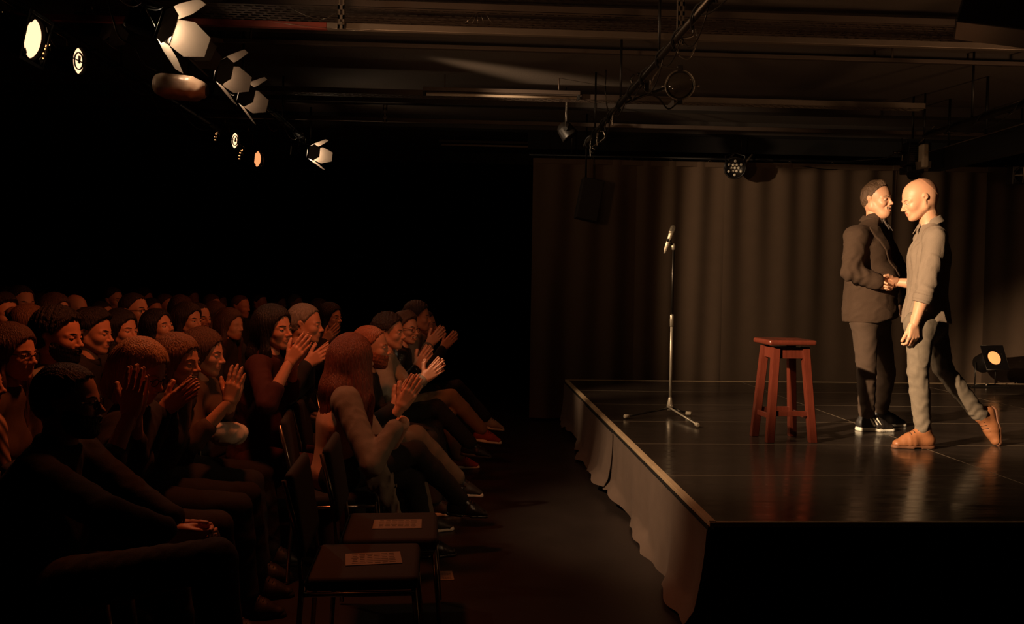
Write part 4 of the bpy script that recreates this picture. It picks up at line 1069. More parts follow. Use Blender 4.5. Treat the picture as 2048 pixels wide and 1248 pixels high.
HSTUB = mat('hair_stubble', lin((172, 122, 92)), 0.7, var=0.3, scale=60, bump=0.3, bscale=400)

def ga(px, py, Y, base): return at(px, py, Y)-base
# --- man in the dark jacket, facing right towards the other man
Y1 = 6.42
base = np.array((at(1740, 800, Y1)[0], Y1, ST)); g = lambda x, y, dY=0: ga(x, y, Y1+dY, base)
fw = nrm((math.cos(.66), -math.sin(.66), 0)); lf = nrm(np.cross((0, 0, 1), fw))
J = dict(fw=fw, lf=lf, pel=g(1740, 622), chest=g(1738, 505), neck=g(1749, 446))
J['shL'] = g(1749, 472)+lf*.185; J['shR'] = g(1733, 478)-lf*.19-fw*.03
hand = g(1790, 566, -.22)
J['wrR'] = g(1761, 567, -.26); J['elR'] = g(1702, 543, -.20)
J['wrL'] = g(1806, 606, .24); J['elL'] = g(1798, 545, .26)
J['hipR'] = g(1730, 640, -.08); J['hipL'] = g(1752, 640, .10)
J['knR'] = g(1733, 745, -.10); J['anR'] = g(1733, 846, -.06); J['anR'][2] = .098*1.18
J['knL'] = g(1772, 745, .13); J['anL'] = g(1760, 836, .16); J['anL'][2] = .098*1.18
HS = 1.08
hc = g(1755, 399, -.02); hR = head_R(-1.0, .06, .08)
hi = head_islands(.0035, smile=True, jowl=.008)+brow_islands(.0035)
hands = [hand_at('grip', .003, J['wrR'], (1, .18, -.10), (-.10, -1, .15), left=False, scale=1.14),
         hand_at('relaxed', .004, J['wrL'], (.1, 0, -1), (.2, .9, 0), left=True)]
man1 = skin_body(J, .011, (hc, hR, HS, hi), hands, SKIN, HGREY, base, fat=.024)
tag(man1, 'stout smiling man in a dark jacket and black striped sneakers shaking hands', 'person')
mesh_obj('hair', [(xf(v, hR, hc, HS), q, m) for v, q, m in hair_islands('quiff', .0035)], [HGREY], man1)
res = .0075
pts = allpts(J, ('pel', 'neck', 'shL', 'shR', 'elL', 'elR', 'wrL', 'wrR'))
f = field_for(pts, .2, res); torso_field(f, J, .0, res, .036)
v, q = f.mesh(); 
f2 = field_for([J['neck']], .16, .005); f2.ring(J['neck']+np.array((.005, 0, .028)), (.30*fw[0], .30*fw[1], 1), .066, .024, .005, cone=-.25)
for s in (-1, 1): f2.rc(J['neck']+fw*.078+lf*s*.030+np.array((0, 0, .012)), J['neck']+fw*.120+lf*s*.060+np.array((0, 0, -.055)), .024, .009, .008, flat=.3, dirn=fw+lf*s*.3)
v2, q2 = f2.mesh()
sh = mesh_obj('shirt', [(v, q, 0)], [BLKSH], man1)
mesh_obj('collar', [(v2, q2, 0)], [DSHIRT], sh)
# jacket: body, sleeves, V opening, vent, curved front hem
f = field_for(pts+[J['pel']-np.array((0, 0, .08))], .22, res)
torso_field(f, J, .022, res, .042)
f.rc(J['pel']+np.array((0, 0, .06)), J['pel']-np.array((0, 0, .02)), .205, .212, .06, flat=.92, dirn=fw)
f.rc(J['pel']-np.array((0, 0, .02)), J['pel']-np.array((0, 0, .12)), .212, .214, .03, flat=.90, dirn=fw)
for s in 'LR': sleeve_field(f, J, s, .030, .84, .035, 1.0)
f.el(J['shR']+np.array((0, 0, .012)), (.075, .075, .06), .04)
f.disp(cloth_disp(21, .0045, 20, (1, 1, 1)))
el = J['elR']; wr = J['wrR']; axd = nrm(wr-el); Dk = f.D
Xg = f.ax[0][:, None, None]; Yg = f.ax[1][None, :, None]; Zg = f.ax[2][None, None, :]
t = (Xg-el[0])*axd[0]+(Yg-el[1])*axd[1]+(Zg-el[2])*axd[2]; rr = np.sqrt((Xg-el[0])**2+(Yg-el[1])**2+(Zg-el[2])**2)
f.D = f.D-(.0065*np.sin(t*95+16*Zg+9*Xg+2*np.sin(Zg*31))*np.exp(-(rr/.13)**2)).astype(np.float32)
zt = J['pel'][2]-.085
fr = (Xg-J['pel'][0])*fw[0]+(Yg-J['pel'][1])*fw[1]
f.D = np.maximum(f.D, (zt+.45*np.maximum(0, fr-.10)-Zg).astype(np.float32))           # hem, rounded up at the front
Jout = f.D.copy()
hp = J['pel']; ud = (Xg-hp[0])*lf[0]+(Yg-hp[1])*lf[1]; up_ = Zg
vz = J['chest'][2]-.20                                                               # height of the closing button
vee = np.abs(ud-.0)-np.maximum(0, (up_-vz))*.25-.004                                 # V neck opening
vee2 = np.abs(ud)-np.maximum(0, (vz-.01-up_))*.20-.002                                # opening below the button
inner = np.minimum(np.maximum(vee, vz-up_), np.maximum(vee2, up_-vz))
front = .06-fr
f.D = np.maximum(f.D, -np.maximum(inner, front)).astype(np.float32)
# hollow below so that the trousers are seen inside the hem
v, q = f.mesh(); jk = mesh_obj('jacket', [(v, q, 0)], [JACK], man1)
fl = Field(f.lo, f.ax[0][-1:].tolist()+f.ax[1][-1:].tolist()+f.ax[2][-1:].tolist(), res)
lap = Jout[:fl.n[0], :fl.n[1], :fl.n[2]]-.008
fl.D = fl.D[:lap.shape[0], :lap.shape[1], :lap.shape[2]]
top_ = J['neck'][2]+.0
wv = np.maximum(0, (up_-vz))
band = np.maximum(np.abs(np.abs(ud)-(wv*.25+.018+wv*.09))-(.014+wv*.10), vz+.012-up_)
band = np.maximum(band, up_-(top_-.035)); band = np.maximum(band, .02-fr)
fl.D = np.maximum(np.maximum(lap, -(Jout+.004)), band).astype(np.float32)
v, q = fl.mesh(); mesh_obj('lapel', [(v, q, 0)], [JACK], jk)
fc = field_for([J['neck']], .18, .006); fc.ring(J['neck']+np.array((-.01*fw[0], 0, .008)), (.35*fw[0], .35*fw[1], 1), .086, .026, .011, cone=-.30)
fc.cut(J['neck']+fw*.045, fw); v, q = fc.mesh(); mesh_obj('jacket_collar', [(v, q, 0)], [JACK], jk)
# cuff buttons
cy_ = nrm(np.cross(axd, (0, 0, 1)))
for k in range(4):
    p = wr-axd*(.030+.018*k)+np.array((0, -.0, -.032-.002*k))+cy_*.030
    b = MB(); b.lathe(p, cy_*.7-np.array((0, 0, .7)), [(-.006, .007), (.006, .007), (.009, .005)], 10); b.build('button', DARKM, jk)
p = hp+fw*(.225)+np.array((0, 0, vz-hp[2]-.01)); MB().lathe(p-fw*.02, fw, [(0, .011), (.012, .011), (.015, .008)], 12).build('button', BLK, jk)
PK = J['chest']+fw*.13+lf*.095+np.array((0, 0, .045))
def trousers(J, par, m, res, g, disp, w=1.0, seatr=None, cuff=True, name='trousers', wmul=1.0, to=.95):
    f = field_for(allpts(J, ('hipL', 'hipR', 'knL', 'knR', 'anL', 'anR', 'pel')), .18, res)
    legs_field(f, J, g, w=wmul, flare=.006, to=to); f.rc(J['pel']*.6+(J['hipL']+J['hipR'])*.2, J['pel'], .150+g, .138+g, .05, flat=.82, dirn=J['fw'])
    if disp: f.disp(disp)
    for s in 'LR':
        k = J['kn'+s]; a = J['an'+s]; ad = nrm(a-k)
        X = f.ax[0][:, None, None]; Y = f.ax[1][None, :, None]; Z = f.ax[2][None, None, :]
        for c, amp, wd in ((k, .0028, .13), (a-ad*.05, .0048, .08)):
            t = (X-c[0])*ad[0]+(Y-c[1])*ad[1]+(Z-c[2])*ad[2]; r2 = (X-c[0])**2+(Y-c[1])**2+(Z-c[2])**2
            f.D = f.D-(amp*np.sin(t*(95 if c is not k else 70)+30*X+22*Y+2.5*np.sin(X*40+Z*25))*np.exp(-r2/wd**2)).astype(np.float32)
    v, q = f.mesh(); return mesh_obj(name, [(v, q, 0)], [m], par)
trousers(J, man1, DTROU, .0075, .010, cloth_disp(5, .004, 18))
s1 = shoe('sneaker', (SNK, WHT, LACE), man1, J['anR'], nrm((1, -.16, 0)), s=1.18, label='black sneaker with three white stripes and white sole')
R1 = np.stack([nrm((1, -.16, 0)), nrm((.16, 1, 0)), (0, 0, 1)], 1)
for k in range(3):                                            # three slanted white stripes on the outer side
    b = MB(); pts_ = []
    for t in np.linspace(0, 1, 6):
        x = .028+.022*k+.030*t*-1+.012; z = -.062+.052*t; yy = -(.0415-.010*t*t-.0006*k)
        pts_.append(xf([(x, yy, z)], R1, J['anR'], 1.18)[0])
    b.tube(pts_, .0068, 8)
    b.build('stripe', WHT, s1)
shoe('sneaker', (SNK, WHT, LACE), man1, J['anL'], nrm((1, -.05, 0)), s=1.18)

# --- bald man in the grey shirt, walking away to the left, right hand in the handshake
Y2 = 5.80
base2 = np.array((at(1850, 880, Y2)[0], Y2, ST)); g = lambda x, y, dY=0: ga(x, y, Y2+dY, base2)
fw = nrm((-1, .30, 0)); lf = nrm(np.cross((0, 0, 1), fw))
J2 = dict(fw=fw, lf=lf, pel=g(1852, 632), chest=g(1858, 515), neck=g(1862, 452))
J2['shL'] = g(1859, 478)+lf*.165; J2['shR'] = g(1862, 478)-lf*.17
J2['elL'] = g(1850, 585, -.22); J2['wrL'] = g(1829, 648, -.20)
hw = J['wrR']+base; J2['wrR'] = np.array(hw)+np.array((.144, .036, .012))-base2; J2['elR'] = g(1850, 570, .28)
J2['hipL'] = g(1841, 650, -.10); J2['hipR'] = g(1864, 650, .10)
J2['knL'] = g(1836, 745, -.13); J2['anL'] = g(1846, 868, -.13); J2['anL'][2] = .098*1.2
J2['knR'] = g(1886, 738, .02); J2['anR'] = g(1962, 833, .02)
hc = g(1838, 399, 0); hR = head_R(math.pi-.20, .36, -.05)
hi = head_islands(.0035)+brow_islands(.004)
hands = [hand_at('relaxed', .003, J2['wrL'], (-.05, -.05, -1), (.15, -1, .02), left=True, scale=1.08),
         hand_at('grip', .003, J2['wrR'], (-1, .04, -.02), (.1, .8, .45), left=False, scale=1.14)]
man2 = skin_body(J2, .011, (hc, hR, 1.13, hi), hands, SKIN, HSTUB, base2, fat=.0, forearm=1.15)
tag(man2, 'bald man in a grey rolled-sleeve shirt and tan leather shoes striding to shake hands', 'person')
mesh_obj('hair', [(xf(v, hR, hc, 1.13), q, m) for v, q, m in hair_islands('stubble', .0035)], [HSTUB], man2)
pts = allpts(J2, ('pel', 'neck', 'shL', 'shR', 'elL', 'elR'))
f = field_for(pts+[J2['pel']-np.array((0, 0, .16))], .2, res)
torso_field(f, J2, .004, res, .012)
f.rc(J2['pel'], J2['pel']-np.array((0, 0, .11)), .172, .196, .05, flat=.82, dirn=fw)
sleeve_field(f, J2, 'L', .016, .14); sleeve_field(f, J2, 'R', .016, .2)
f.disp(cloth_disp(33, .0095, 20, (1, 1, .4)))
X = f.ax[0][:, None, None]; Y = f.ax[1][None, :, None]; Z = f.ax[2][None, None, :]
f.D = f.D-(.004*np.sin((X*.8+Z)*75+5*np.sin(Z*18))*np.exp(-(((X-J2['elL'][0])**2+(Y-J2['elL'][1])**2+(Z-J2['elL'][2])**2)/.13**2))).astype(np.float32)
zt = J2['pel'][2]-.045
f.D = np.maximum(f.D, (zt+.010*np.cos((X-J2['pel'][0])*18)-Z).astype(np.float32))
v, q = f.mesh(); sh = mesh_obj('shirt', [(v, q, 0)], [GSHIRT], man2)
fc = field_for([J2['neck']], .18, .005); fc.ring(J2['neck']+np.array((.004, 0, .026)), (.42*fw[0], .42*fw[1], 1), .072, .026, .007, cone=-.22)
for s in (-1, 1): fc.rc(J2['neck']+fw*.078+lf*s*.022+np.array((0, 0, .0)), J2['neck']+fw*.105+lf*s*.050+np.array((0, 0, -.05)), .016, .007, .008, flat=.35, dirn=fw+lf*s*.4)
v, q = fc.mesh(); mesh_obj('collar', [(v, q, 0)], [GSHIRT], sh)
for s in 'LR':                                                # rolled cuffs
    e_ = J2['el'+s]; d_ = nrm(J2['wr'+s]-e_); c_ = e_+d_*.045
    fr_ = field_for([c_], .10, .005); fr_.ring(c_, d_, .056, .028, .007, cone=-.08); fr_.ring(c_-d_*.01, d_, .062, .018, .005, cone=-.05)
    v, q = fr_.mesh(); mesh_obj('rolled_cuff', [(v, q, 0)], [GSHIRT], sh)
jt = trousers(J2, man2, JEANS, .0075, .006, cloth_disp(8, .0045, 18), name='jeans')
shoe('leather_shoe', (TAN, TANS, LACE), man2, J2['anL'], nrm((-1, .05, 0)), kind='leather', s=1.2)
dd = nrm(g(1972, 893, -.05)-J2['anR'])
shoe('leather_shoe', (TAN, TANS, LACE), man2, J2['anR'], dd, up=(-.85, -.1, .3), kind='leather', s=1.15)
# ------------------------------------------------------------------ audience: people on chairs
HB = {'black': hairmat('hair_black', (26, 21, 19)), 'dark': hairmat('hair_dark_brown', (44, 32, 26)), 'brown': hairmat('hair_brown', (84, 58, 42)),
      'auburn': hairmat('hair_auburn', (112, 62, 42)), 'blond': hairmat('hair_blond', (176, 134, 92)), 'grey': hairmat('hair_grey', (130, 118, 106)),
      'dkblond': hairmat('hair_dark_blond', (122, 88, 62)), 'red': hairmat('hair_ginger', (150, 82, 46))}
CL = {}
def cloth(name, rgb, **k):
    if name not in CL: CL[name] = mat('cloth_'+name, lin(rgb), 0.9, var=0.15, scale=18, bump=0.12, bscale=220, **k)
    return CL[name]
for n_, c_ in dict(black=(24, 21, 20), charcoal=(48, 42, 38), grey=(118, 106, 94), lightgrey=(138, 128, 112), white=(205, 192, 175), rose=(196, 150, 124), wine=(66, 26, 22),
                   navy=(36, 38, 48), denim=(42, 40, 40), greydenim=(112, 100, 86), olive=(66, 60, 44), brown=(78, 58, 44), tan=(150, 122, 94), dark=(34, 29, 27), rust=(120, 62, 42)).items(): cloth(n_, c_)
STRIPE = mat('cloth_striped', lin((150, 84, 60)), .9)
_t = STRIPE.node_tree; _w = _t.nodes.new('ShaderNodeTexWave'); _w.inputs['Scale'].default_value = 11; _w.bands_direction = 'DIAGONAL'
_mx = [n for n in _t.nodes if n.type == 'MIX'][0]; _mx.inputs[6].default_value = (.03, .018, .014, 1); _mx.inputs[7].default_value = (.45, .26, .18, 1)
_c = [n for n in _t.nodes if n.type == 'TEX_COORD'][0]; _t.links.new(_c.outputs['Object'], _w.inputs['Vector']); _t.links.new(_w.outputs['Fac'], _mx.inputs[0])
LEATH = mat('leather_black', lin((26, 22, 20)), 0.32, var=0.2, scale=20, bump=0.2, bscale=60)
GLM = mat('glasses_frame', lin((40, 34, 30)), 0.15, metal=0.6)
CH_SEAT = mat('chair_fabric', lin((34, 30, 28)), 0.85, var=0.2, bump=0.1, bscale=200)
CH_MET = mat('chair_chrome', lin((150, 140, 128)), 0.25, metal=0.95)
def chair_proto():
    e = empty('audience_chair', (0, 0, 0), 0)
    f = Field((-.26, -.26, .38), (.28, .26, .50), .016); f.bx((0, 0, .435), (.22, .225, .028), .022, .004); v, q = f.mesh(); mesh_obj('seat', [(v, q, 0)], [CH_SEAT], e)
    f = Field((-.40, -.26, .50), (-.12, .26, .92), .016); f.bx((-.255, 0, .70), (.018, .22, .17), .016, .004, R=Ry(-.16)); v, q = f.mesh(); mesh_obj('backrest', [(v, q, 0)], [CH_SEAT], e)
    for s in (-1, 1):
        MB().tube([(.20, s*.215, .41), (.235, s*.235, .015)], .011, 8).build('leg', CH_MET, e)
        MB().tube([(-.295, s*.215, .84), (-.245, s*.222, .62), (-.225, s*.225, .44), (-.25, s*.235, .015)], .011, 8).build('leg', CH_MET, e)
    MB().tube([(.20, -.222, .40), (-.22, -.222, .40), (-.22, .222, .40), (.20, .222, .40)], .010, 6).build('seat_frame', CH_MET, e)
    return e
CHAIR = chair_proto(); _first = [True]
def place_chair(x, y, yaw, label, s=1.0):
    o = CHAIR if _first[0] else copy_tree(CHAIR); _first[0] = False
    o.location = (x, y, 0); o.rotation_euler = (0, 0, yaw)
    return tag(o, label, 'chair', 'black audience chairs')

FOCUS = np.array((3.3, 6.4))
def seated(who, px, py, Y, hair='short', hcol='dark', top='black', bottom='dark', female=False, hpx=None, yaw=None, hyaw=0.0, pitch=.06, roll=0.0, lean=.06,
           clap=None, clapY=0.0, sleeve='long', sc=1.0, beard=None, specs=False, smile=False, q=1, legs='both', shoes=None, mesh=True, skin=None, chair=True, extra=None,
           knee=None, crossed=0, hair2=None, clapdir=None, pose='flat', clabel=None, fat=0.0, up=0.0, grp=None):
    """px, py: middle of the head in the photograph; Y its depth in the room. q: 0 fine, 1 middle, 2 coarse"""
    hw = at(px, py, Y)
    if yaw is None: yaw = math.atan2(FOCUS[1]-hw[1], FOCUS[0]-hw[0])*.75
    fw = np.array((math.cos(yaw), math.sin(yaw), 0)); lf = np.array((-math.sin(yaw), math.cos(yaw), 0)); Z = np.array((0, 0, 1.))
    base = np.array((hw[0], hw[1], 0))-fw*(lean+.03); base[2] = up
    hr = {0: .0045, 1: .006, 2: .010}[q]; br = {0: .011, 1: .015, 2: .022}[q]
    hc = hw-base; nk = hc-fw*.035-Z*.165*sc; pel = np.array((0, 0, .555))+fw*-.05; ch = pel*.42+nk*.58+fw*-.005
    shw = .165 if female else .185
    J = dict(fw=fw, lf=lf, pel=pel, chest=ch, neck=nk, shL=nk-Z*.045+lf*shw, shR=nk-Z*.045-lf*shw)
    # clapping hands
    if clap: hp = at(clap[0], clap[1], Y+clapY)-base
    else: hp = ch+fw*.36+Z*.05
    cd = nrm(clapdir if clapdir is not None else fw*.75+Z*.75)
    lift = cd*.085
    for s, sg in (('L', 1), ('R', -1)):
        w = hp-lift+lf*sg*.030; J['el'+s], J['wr'+s] = ik(J['sh'+s], w, .30, .26, -Z*1.0+lf*sg*.55-fw*.25)
    def _rest():
        out = []
        for s, sg in (('L', 1), ('R', -1)):
            w = J['hip'+s]*.45+J['kn'+s]*.55+Z*.10-lf*sg*.02; J['el'+s], J['wr'+s] = ik(J['sh'+s], w, .30, .26, -fw*.6+lf*sg*.8)
            out.append(hand_at('relaxed', .007 if q < 2 else .010, J['wr'+s], fw*.9-lf*sg*.3-Z*.25, Z, s == 'L'))
        return out
    hands = None if clap is False else [hand_at(pose, .0042 if q == 0 else .006 if q == 1 else .009, J['wrR'], cd, -lf, False), hand_at(pose, .0042 if q == 0 else .006 if q == 1 else .009, J['wrL'], nrm(cd+lf*.05+Z*.1), lf, True)]
    # legs
    kz = .52; J['hipL'] = pel+lf*.085+fw*.03-Z*.02; J['hipR'] = pel-lf*.085+fw*.03-Z*.02
    J['knL'] = pel*[1, 1, 0]+fw*.48+lf*.11+Z*kz; J['knR'] = pel*[1, 1, 0]+fw*.48-lf*.11+Z*kz
    J['anL'] = J['knL']*[1, 1, 0]+fw*.05+lf*.02+Z*.10; J['anR'] = J['knR']*[1, 1, 0]+fw*.05-lf*.02+Z*.10
    if crossed:
        s, o = ('R', 'L') if crossed > 0 else ('L', 'R'); sg = -1 if s == 'R' else 1
        J['kn'+s] = pel*[1, 1, 0]+fw*.46-lf*sg*.05+Z*.63; J['an'+s] = J['kn'+s]+fw*.27-lf*sg*.10-Z*.30
        J['kn'+o] = pel*[1, 1, 0]+fw*.44+lf*-sg*.06+Z*.47
    if knee is not None:
        s = knee[0]; J['kn'+s] = at(knee[1], knee[2], knee[3])-base
        if len(knee) > 4: J['an'+s] = at(knee[4], knee[5], knee[6])-base
        else: J['an'+s] = J['kn'+s]*[1, 1, 0]+fw*.05+Z*.10
    if hands is None: hands = _rest()
    if extra: extra(J, base)
    sk = skin or SKIN2; hm = HB[hcol]
    R = head_R(yaw+hyaw, pitch, roll)
    hi = head_islands(hr, female, smile)+(brow_islands(hr) if q < 2 else [])
    o = skin_body(J, br, (hc, R, sc, hi), hands, sk, hm, base, female=female, fat=fat, legs=(q < 2))
    tag(o, who, 'person', grp)
    if hair: mesh_obj('hair', [(xf(v, R, hc, sc), qq, m) for v, qq, m in hair_islands(hair, hr if q else .0045)], [hm], o)
    if beard is not None: mesh_obj('beard', [(xf(v, R, hc, sc), qq, m) for v, qq, m in beard_islands(hr, beard)], [hm], o)
    if specs: glasses(o, hc, R, sc, GLM)
    tm = CL[top] if isinstance(top, str) else top
    f = field_for(allpts(J, ('pel', 'neck', 'shL', 'shR', 'elL', 'elR', 'wrL', 'wrR')), .19, br)
    torso_field(f, J, .006, br, fat+.004, female)
    to = {'long': .92, 'short': 0, 'mid': .35, 'none': -1}[sleeve]
    for s in 'LR':
        if to >= 0: sleeve_field(f, J, s, .012, to, .035)
    f.disp(cloth_disp(int(px) % 97, .0045, 24, (1, 1, .7)))
    if q < 2: f.el(nk+fw*.05+Z*.05, (.06, .062, .055), .01, 's')
    v, qq = f.mesh(); nm = 'sweater' if sleeve == 'long' else 'shirt'
    t = mesh_obj(nm, [(v, qq, 0)], [tm], o)
    if q < 2:
        fc = field_for([nk], .16, .007); fc.ring(nk+Z*.018, (.30*fw[0], .30*fw[1], 1), .064 if female else .070, .016, .008, cone=-.2); v, qq = fc.mesh(); mesh_obj('collar', [(v, qq, 0)], [tm], t)
    if legs:
        bm_ = CL[bottom] if isinstance(bottom, str) else bottom
        f = field_for(allpts(J, ('hipL', 'hipR', 'knL', 'knR', 'anL', 'anR', 'pel')), .16, br)
        legs_field(f, J, .008, flare=.008); f.disp(cloth_disp(int(py) % 89, .005, 22)); v, qq = f.mesh(); mesh_obj('trousers', [(v, qq, 0)], [bm_], o)
        sm, ss, sk_ = shoes or (SNK, SNK, 'sneaker')
        for s in 'LR':
            sh_ = nrm(J['an'+s]-J['kn'+s]); toe = fw*1.0 if abs(sh_[2]) > .9 else nrm(fw*1.0-Z*.12)
            if q < 2: shoe('shoe', (sm, ss, LACE), o, J['an'+s], toe, up=Z if abs(sh_[2]) > .9 else nrm(Z*.92+fw*.25), kind=sk_, res=.009, s=1.02)
    if chair: place_chair(base[0]-fw[0]*.02, base[1]-fw[1]*.02, yaw, clabel or ('black chair carrying the '+who.replace('seated ', '')[:70]))
    return o, J, base

F_ = lambda *a, **k: seated(*a, **k)
# ---- front row, nearest first
def f1(J, b):
    J['elR'] = at(744, 928, 4.42)-b; J['wrR'] = at(792, 853, 4.50)-b; J['elL'] = at(770, 905, 4.85)-b; J['wrL'] = at(806, 842, 4.62)-b
o, J, b = seated('woman with long auburn hair and pale rose cardigan clapping in the front row', 707, 716, 4.75, 'long_straight', 'auburn', 'rose', 'black', True, yaw=.12, hyaw=.45, lean=.03,
    clap=(820, 785), clapY=-.2, clapdir=(.55, 0, .85), sc=1.04, q=0, crossed=1, specs=False, shoes=(LEATH, LEATH, 'boot'), extra=f1, pose='flat', clabel='black chair under the woman with long auburn hair')
# her darker sleeve on the near arm
f = field_for([J['shR'], J['elR'], J['wrR']], .12, .009); sleeve_field(f, J, 'R', .019, .93, .03, 1.0); f.el(J['shR']*.9+J['chest']*.1, (.075, .078, .085), .04)
f.disp(cloth_disp(41, .005, 26)); v, q_ = f.mesh(); mesh_obj('sleeve', [(v, q_, 0)], [CL['grey']], o)['label'] = 'darker grey knitted sleeve'
ta_, tb_ = at(748, 925, 4.50)-b, at(790, 1030, 4.44)-b     # cardigan tail hanging beside the chair seat
f = field_for([ta_, tb_], .14, .011); f.rc(ta_, tb_, .062, .030, .03, flat=.45, dirn=(0, 1, 0)); f.disp(cloth_disp(43, .012, 34, (1.5, 1, .4)))
v, q_ = f.mesh(); mesh_obj('cardigan_tail', [(v, q_, 0)], [CL['grey']], o)
seated('ginger bearded man in black half hidden behind the auburn-haired woman', 742, 694, 5.30, 'buzz', 'red', 'black', 'greydenim', sc=1.05, yaw=.05, hyaw=-.05, lean=.10, clap=(808, 792), clapY=-.25, clapdir=(.6, 0, .8),
    beard=True, q=0, crossed=1, shoes=(SNK, WHT, 'sneaker'), clabel='black chair under the ginger bearded man')
seated('man with tousled dark hair in a light grey sweater, palms open', 779, 664, 5.95, 'curly', 'dark', 'lightgrey', 'charcoal', yaw=.0, hyaw=-.25, lean=.12, clap=(868, 742), clapY=-.25, clapdir=(.75, 0, .6), pose='open',
    q=0, shoes=(SNK, WHT, 'sneaker'), clabel='black chair under the man in the light grey sweater')
seated('smiling woman with short hair, glasses and black leather jacket clapping', 811, 657, 6.55, 'short_full', 'brown', LEATH, 'black', True, yaw=.0, hyaw=-.55, lean=.14, clap=(848, 716), clapY=-.25, clapdir=(.6, 0, .8), specs=True, smile=True,
    q=0, crossed=1, shoes=(LEATH, SNK, 'sneaker'), clabel='black chair under the woman in the leather jacket')
seated('man with curly dark hair and checked grey shirt behind the leather jacket', 836, 634, 7.2, 'curly', 'dark', 'grey', 'tan', yaw=-.05, hyaw=-.1, lean=.10, clap=(873, 674), clapY=-.25, q=1, crossed=1,
    shoes=(mat('shoe_red', lin((150, 62, 44)), .6), WHT, 'sneaker'), clabel='black chair under the man in the checked shirt')
seated('dark-clad spectator at the far end of the front row, only clapping hands showing', 850, 648, 7.9, 'short', 'dark', 'black', 'dark', yaw=-.1, lean=.08, clap=(900, 682), clapY=-.25, q=1, crossed=1,
    shoes=(mat('shoe_grey', lin((150, 138, 122)), .6), WHT, 'sneaker'), clabel='black chair at the far end of the front row')
# ---- second row
def s0(J, b):
    J['wrL'] = at(352, 1040, 3.0)-b; J['elL'] = at(262, 985, 3.1)-b; J['wrR'] = at(335, 1062, 2.7)-b; J['elR'] = at(215, 1030, 2.6)-b
seated('dark silhouetted man with short hair, beard and glasses in the left foreground', 138, 802, 3.0, 'short', 'dark', 'black', 'denim', yaw=.08, hyaw=.02, lean=.10, clap=(395, 1075), clapY=.0, clapdir=(1, 0, -.25), beard=True, specs=True,
    sc=1.0, q=0, fat=.02, pose='relaxed', extra=s0, knee=('R', 430, 1120, 2.75), clabel='black chair under the silhouetted bearded man')
seated('blond woman with glasses looking down behind her raised clapping hands', 283, 742, 3.62, 'bob', 'blond', 'dark', 'dark', True, yaw=.05, hyaw=-.35, pitch=.42, lean=.12, clap=(272, 783), clapY=-.28, clapdir=(.15, 0, 1), specs=True, sc=1.02, sleeve='mid', q=0, clabel='black chair under the blond woman with glasses')
seated('laughing woman with dark blond hair, hand raised to her face', 357, 722, 4.15, 'long', 'dkblond', 'black', 'black', True, yaw=.05, hyaw=-.30, pitch=.12, lean=.10, clap=(362, 795), clapY=-.30, clapdir=(.8, 0, .6), q=0, smile=True, sc=1.0, clabel='black chair under the laughing dark blond woman')
seated('brunette woman in profile clapping with bare forearms beside a white cloth', 408, 706, 4.66, 'bob', 'brown', 'brown', 'dark', True, yaw=.0, hyaw=-.10, pitch=.15, lean=.12, clap=(470, 770), clapY=-.30, clapdir=(.25, 0, 1), sleeve='mid', q=0, sc=1.02, clabel='black chair under the brunette in profile')
seated('large woman with black shoulder-length hair in a wine-red top clapping', 549, 656, 5.1, 'long', 'black', 'wine', 'wine', True, yaw=-.15, hyaw=-.35, pitch=.05, roll=.1, lean=.06, clap=(600, 700), clapY=-.25, clapdir=(.55, 0, .8), sleeve='mid', q=0, sc=1.06, fat=.02, clabel='black chair under the woman with black hair')
seated('dark-haired woman with a bright forehead beside the tall grey-haired man', 590, 662, 6.2, 'bob', 'dark', 'black', 'dark', True, yaw=-.1, hyaw=-.35, pitch=.2, roll=-.15, lean=.08, clap=False, q=1, clabel='black chair between the wine-red top and the grey-haired man')
seated('grey-haired man in profile with both hands clapping low behind the wine-red top', 611, 648, 5.62, 'short', 'grey', 'dark', 'dark', yaw=-.05, hyaw=.0, pitch=.1, lean=.08, clap=(640, 712), clapY=-.25, clapdir=(.8, 0, .5), q=1, sc=1.03, clabel='black chair under the grey-haired man')
seated('long-dark-haired spectator at the right end of the rear rows, palms together', 662, 634, 7.8, 'long', 'black', 'black', 'black', True, yaw=-.2, hyaw=-.3, lean=.06, clap=(664, 668), clapY=-.2, q=1, clabel='black chair at the right end of the rear rows')
# ---- third row and further left
seated('dark curly-haired bearded man in a pale grey shirt at the left', 118, 672, 4.4, 'curly', 'black', 'lightgrey', 'dark', yaw=.0, hyaw=-.12, pitch=.12, lean=.10, clap=False, beard=True, q=0, sc=1.10, clabel='black chair under the curly bearded man')
seated('dark-haired man in profile just right of the curly bearded man', 185, 664, 4.9, 'short_full', 'black', 'dark', 'dark', yaw=.0, hyaw=-.05, pitch=.15, lean=.10, clap=False, q=0, sc=1.02, clabel='black chair under the dark-haired man in profile')
seated('long-haired woman with glasses low at the left edge', 24, 706, 3.85, 'long', 'brown', 'brown', 'dark', True, yaw=.0, hyaw=-.15, pitch=.1, specs=True, lean=.08, clap=False, q=1, clabel='black chair under the woman with glasses at the left edge')
seated('person in a striped scarf cut off by the left edge', -52, 765, 3.45, 'short', 'dark', STRIPE, 'dark', yaw=.1, lean=.05, clap=False, q=1, clabel='black chair cut off by the left edge')
seated('fair short-haired woman looking back over her bright cheek, left', 62, 655, 5.1, 'bun', 'dkblond', 'dark', 'dark', True, yaw=.0, hyaw=-.35, pitch=.3, roll=.2, lean=.10, clap=False, q=1, clabel='black chair under the fair-haired woman')
seated('tall man with cropped hair standing out above the left rows', 42, 607, 6.95, 'short', 'dark', 'dark', 'dark', yaw=-.1, hyaw=-.45, lean=.04, clap=False, q=1, sc=1.12, clabel='black chair under the tall cropped man')
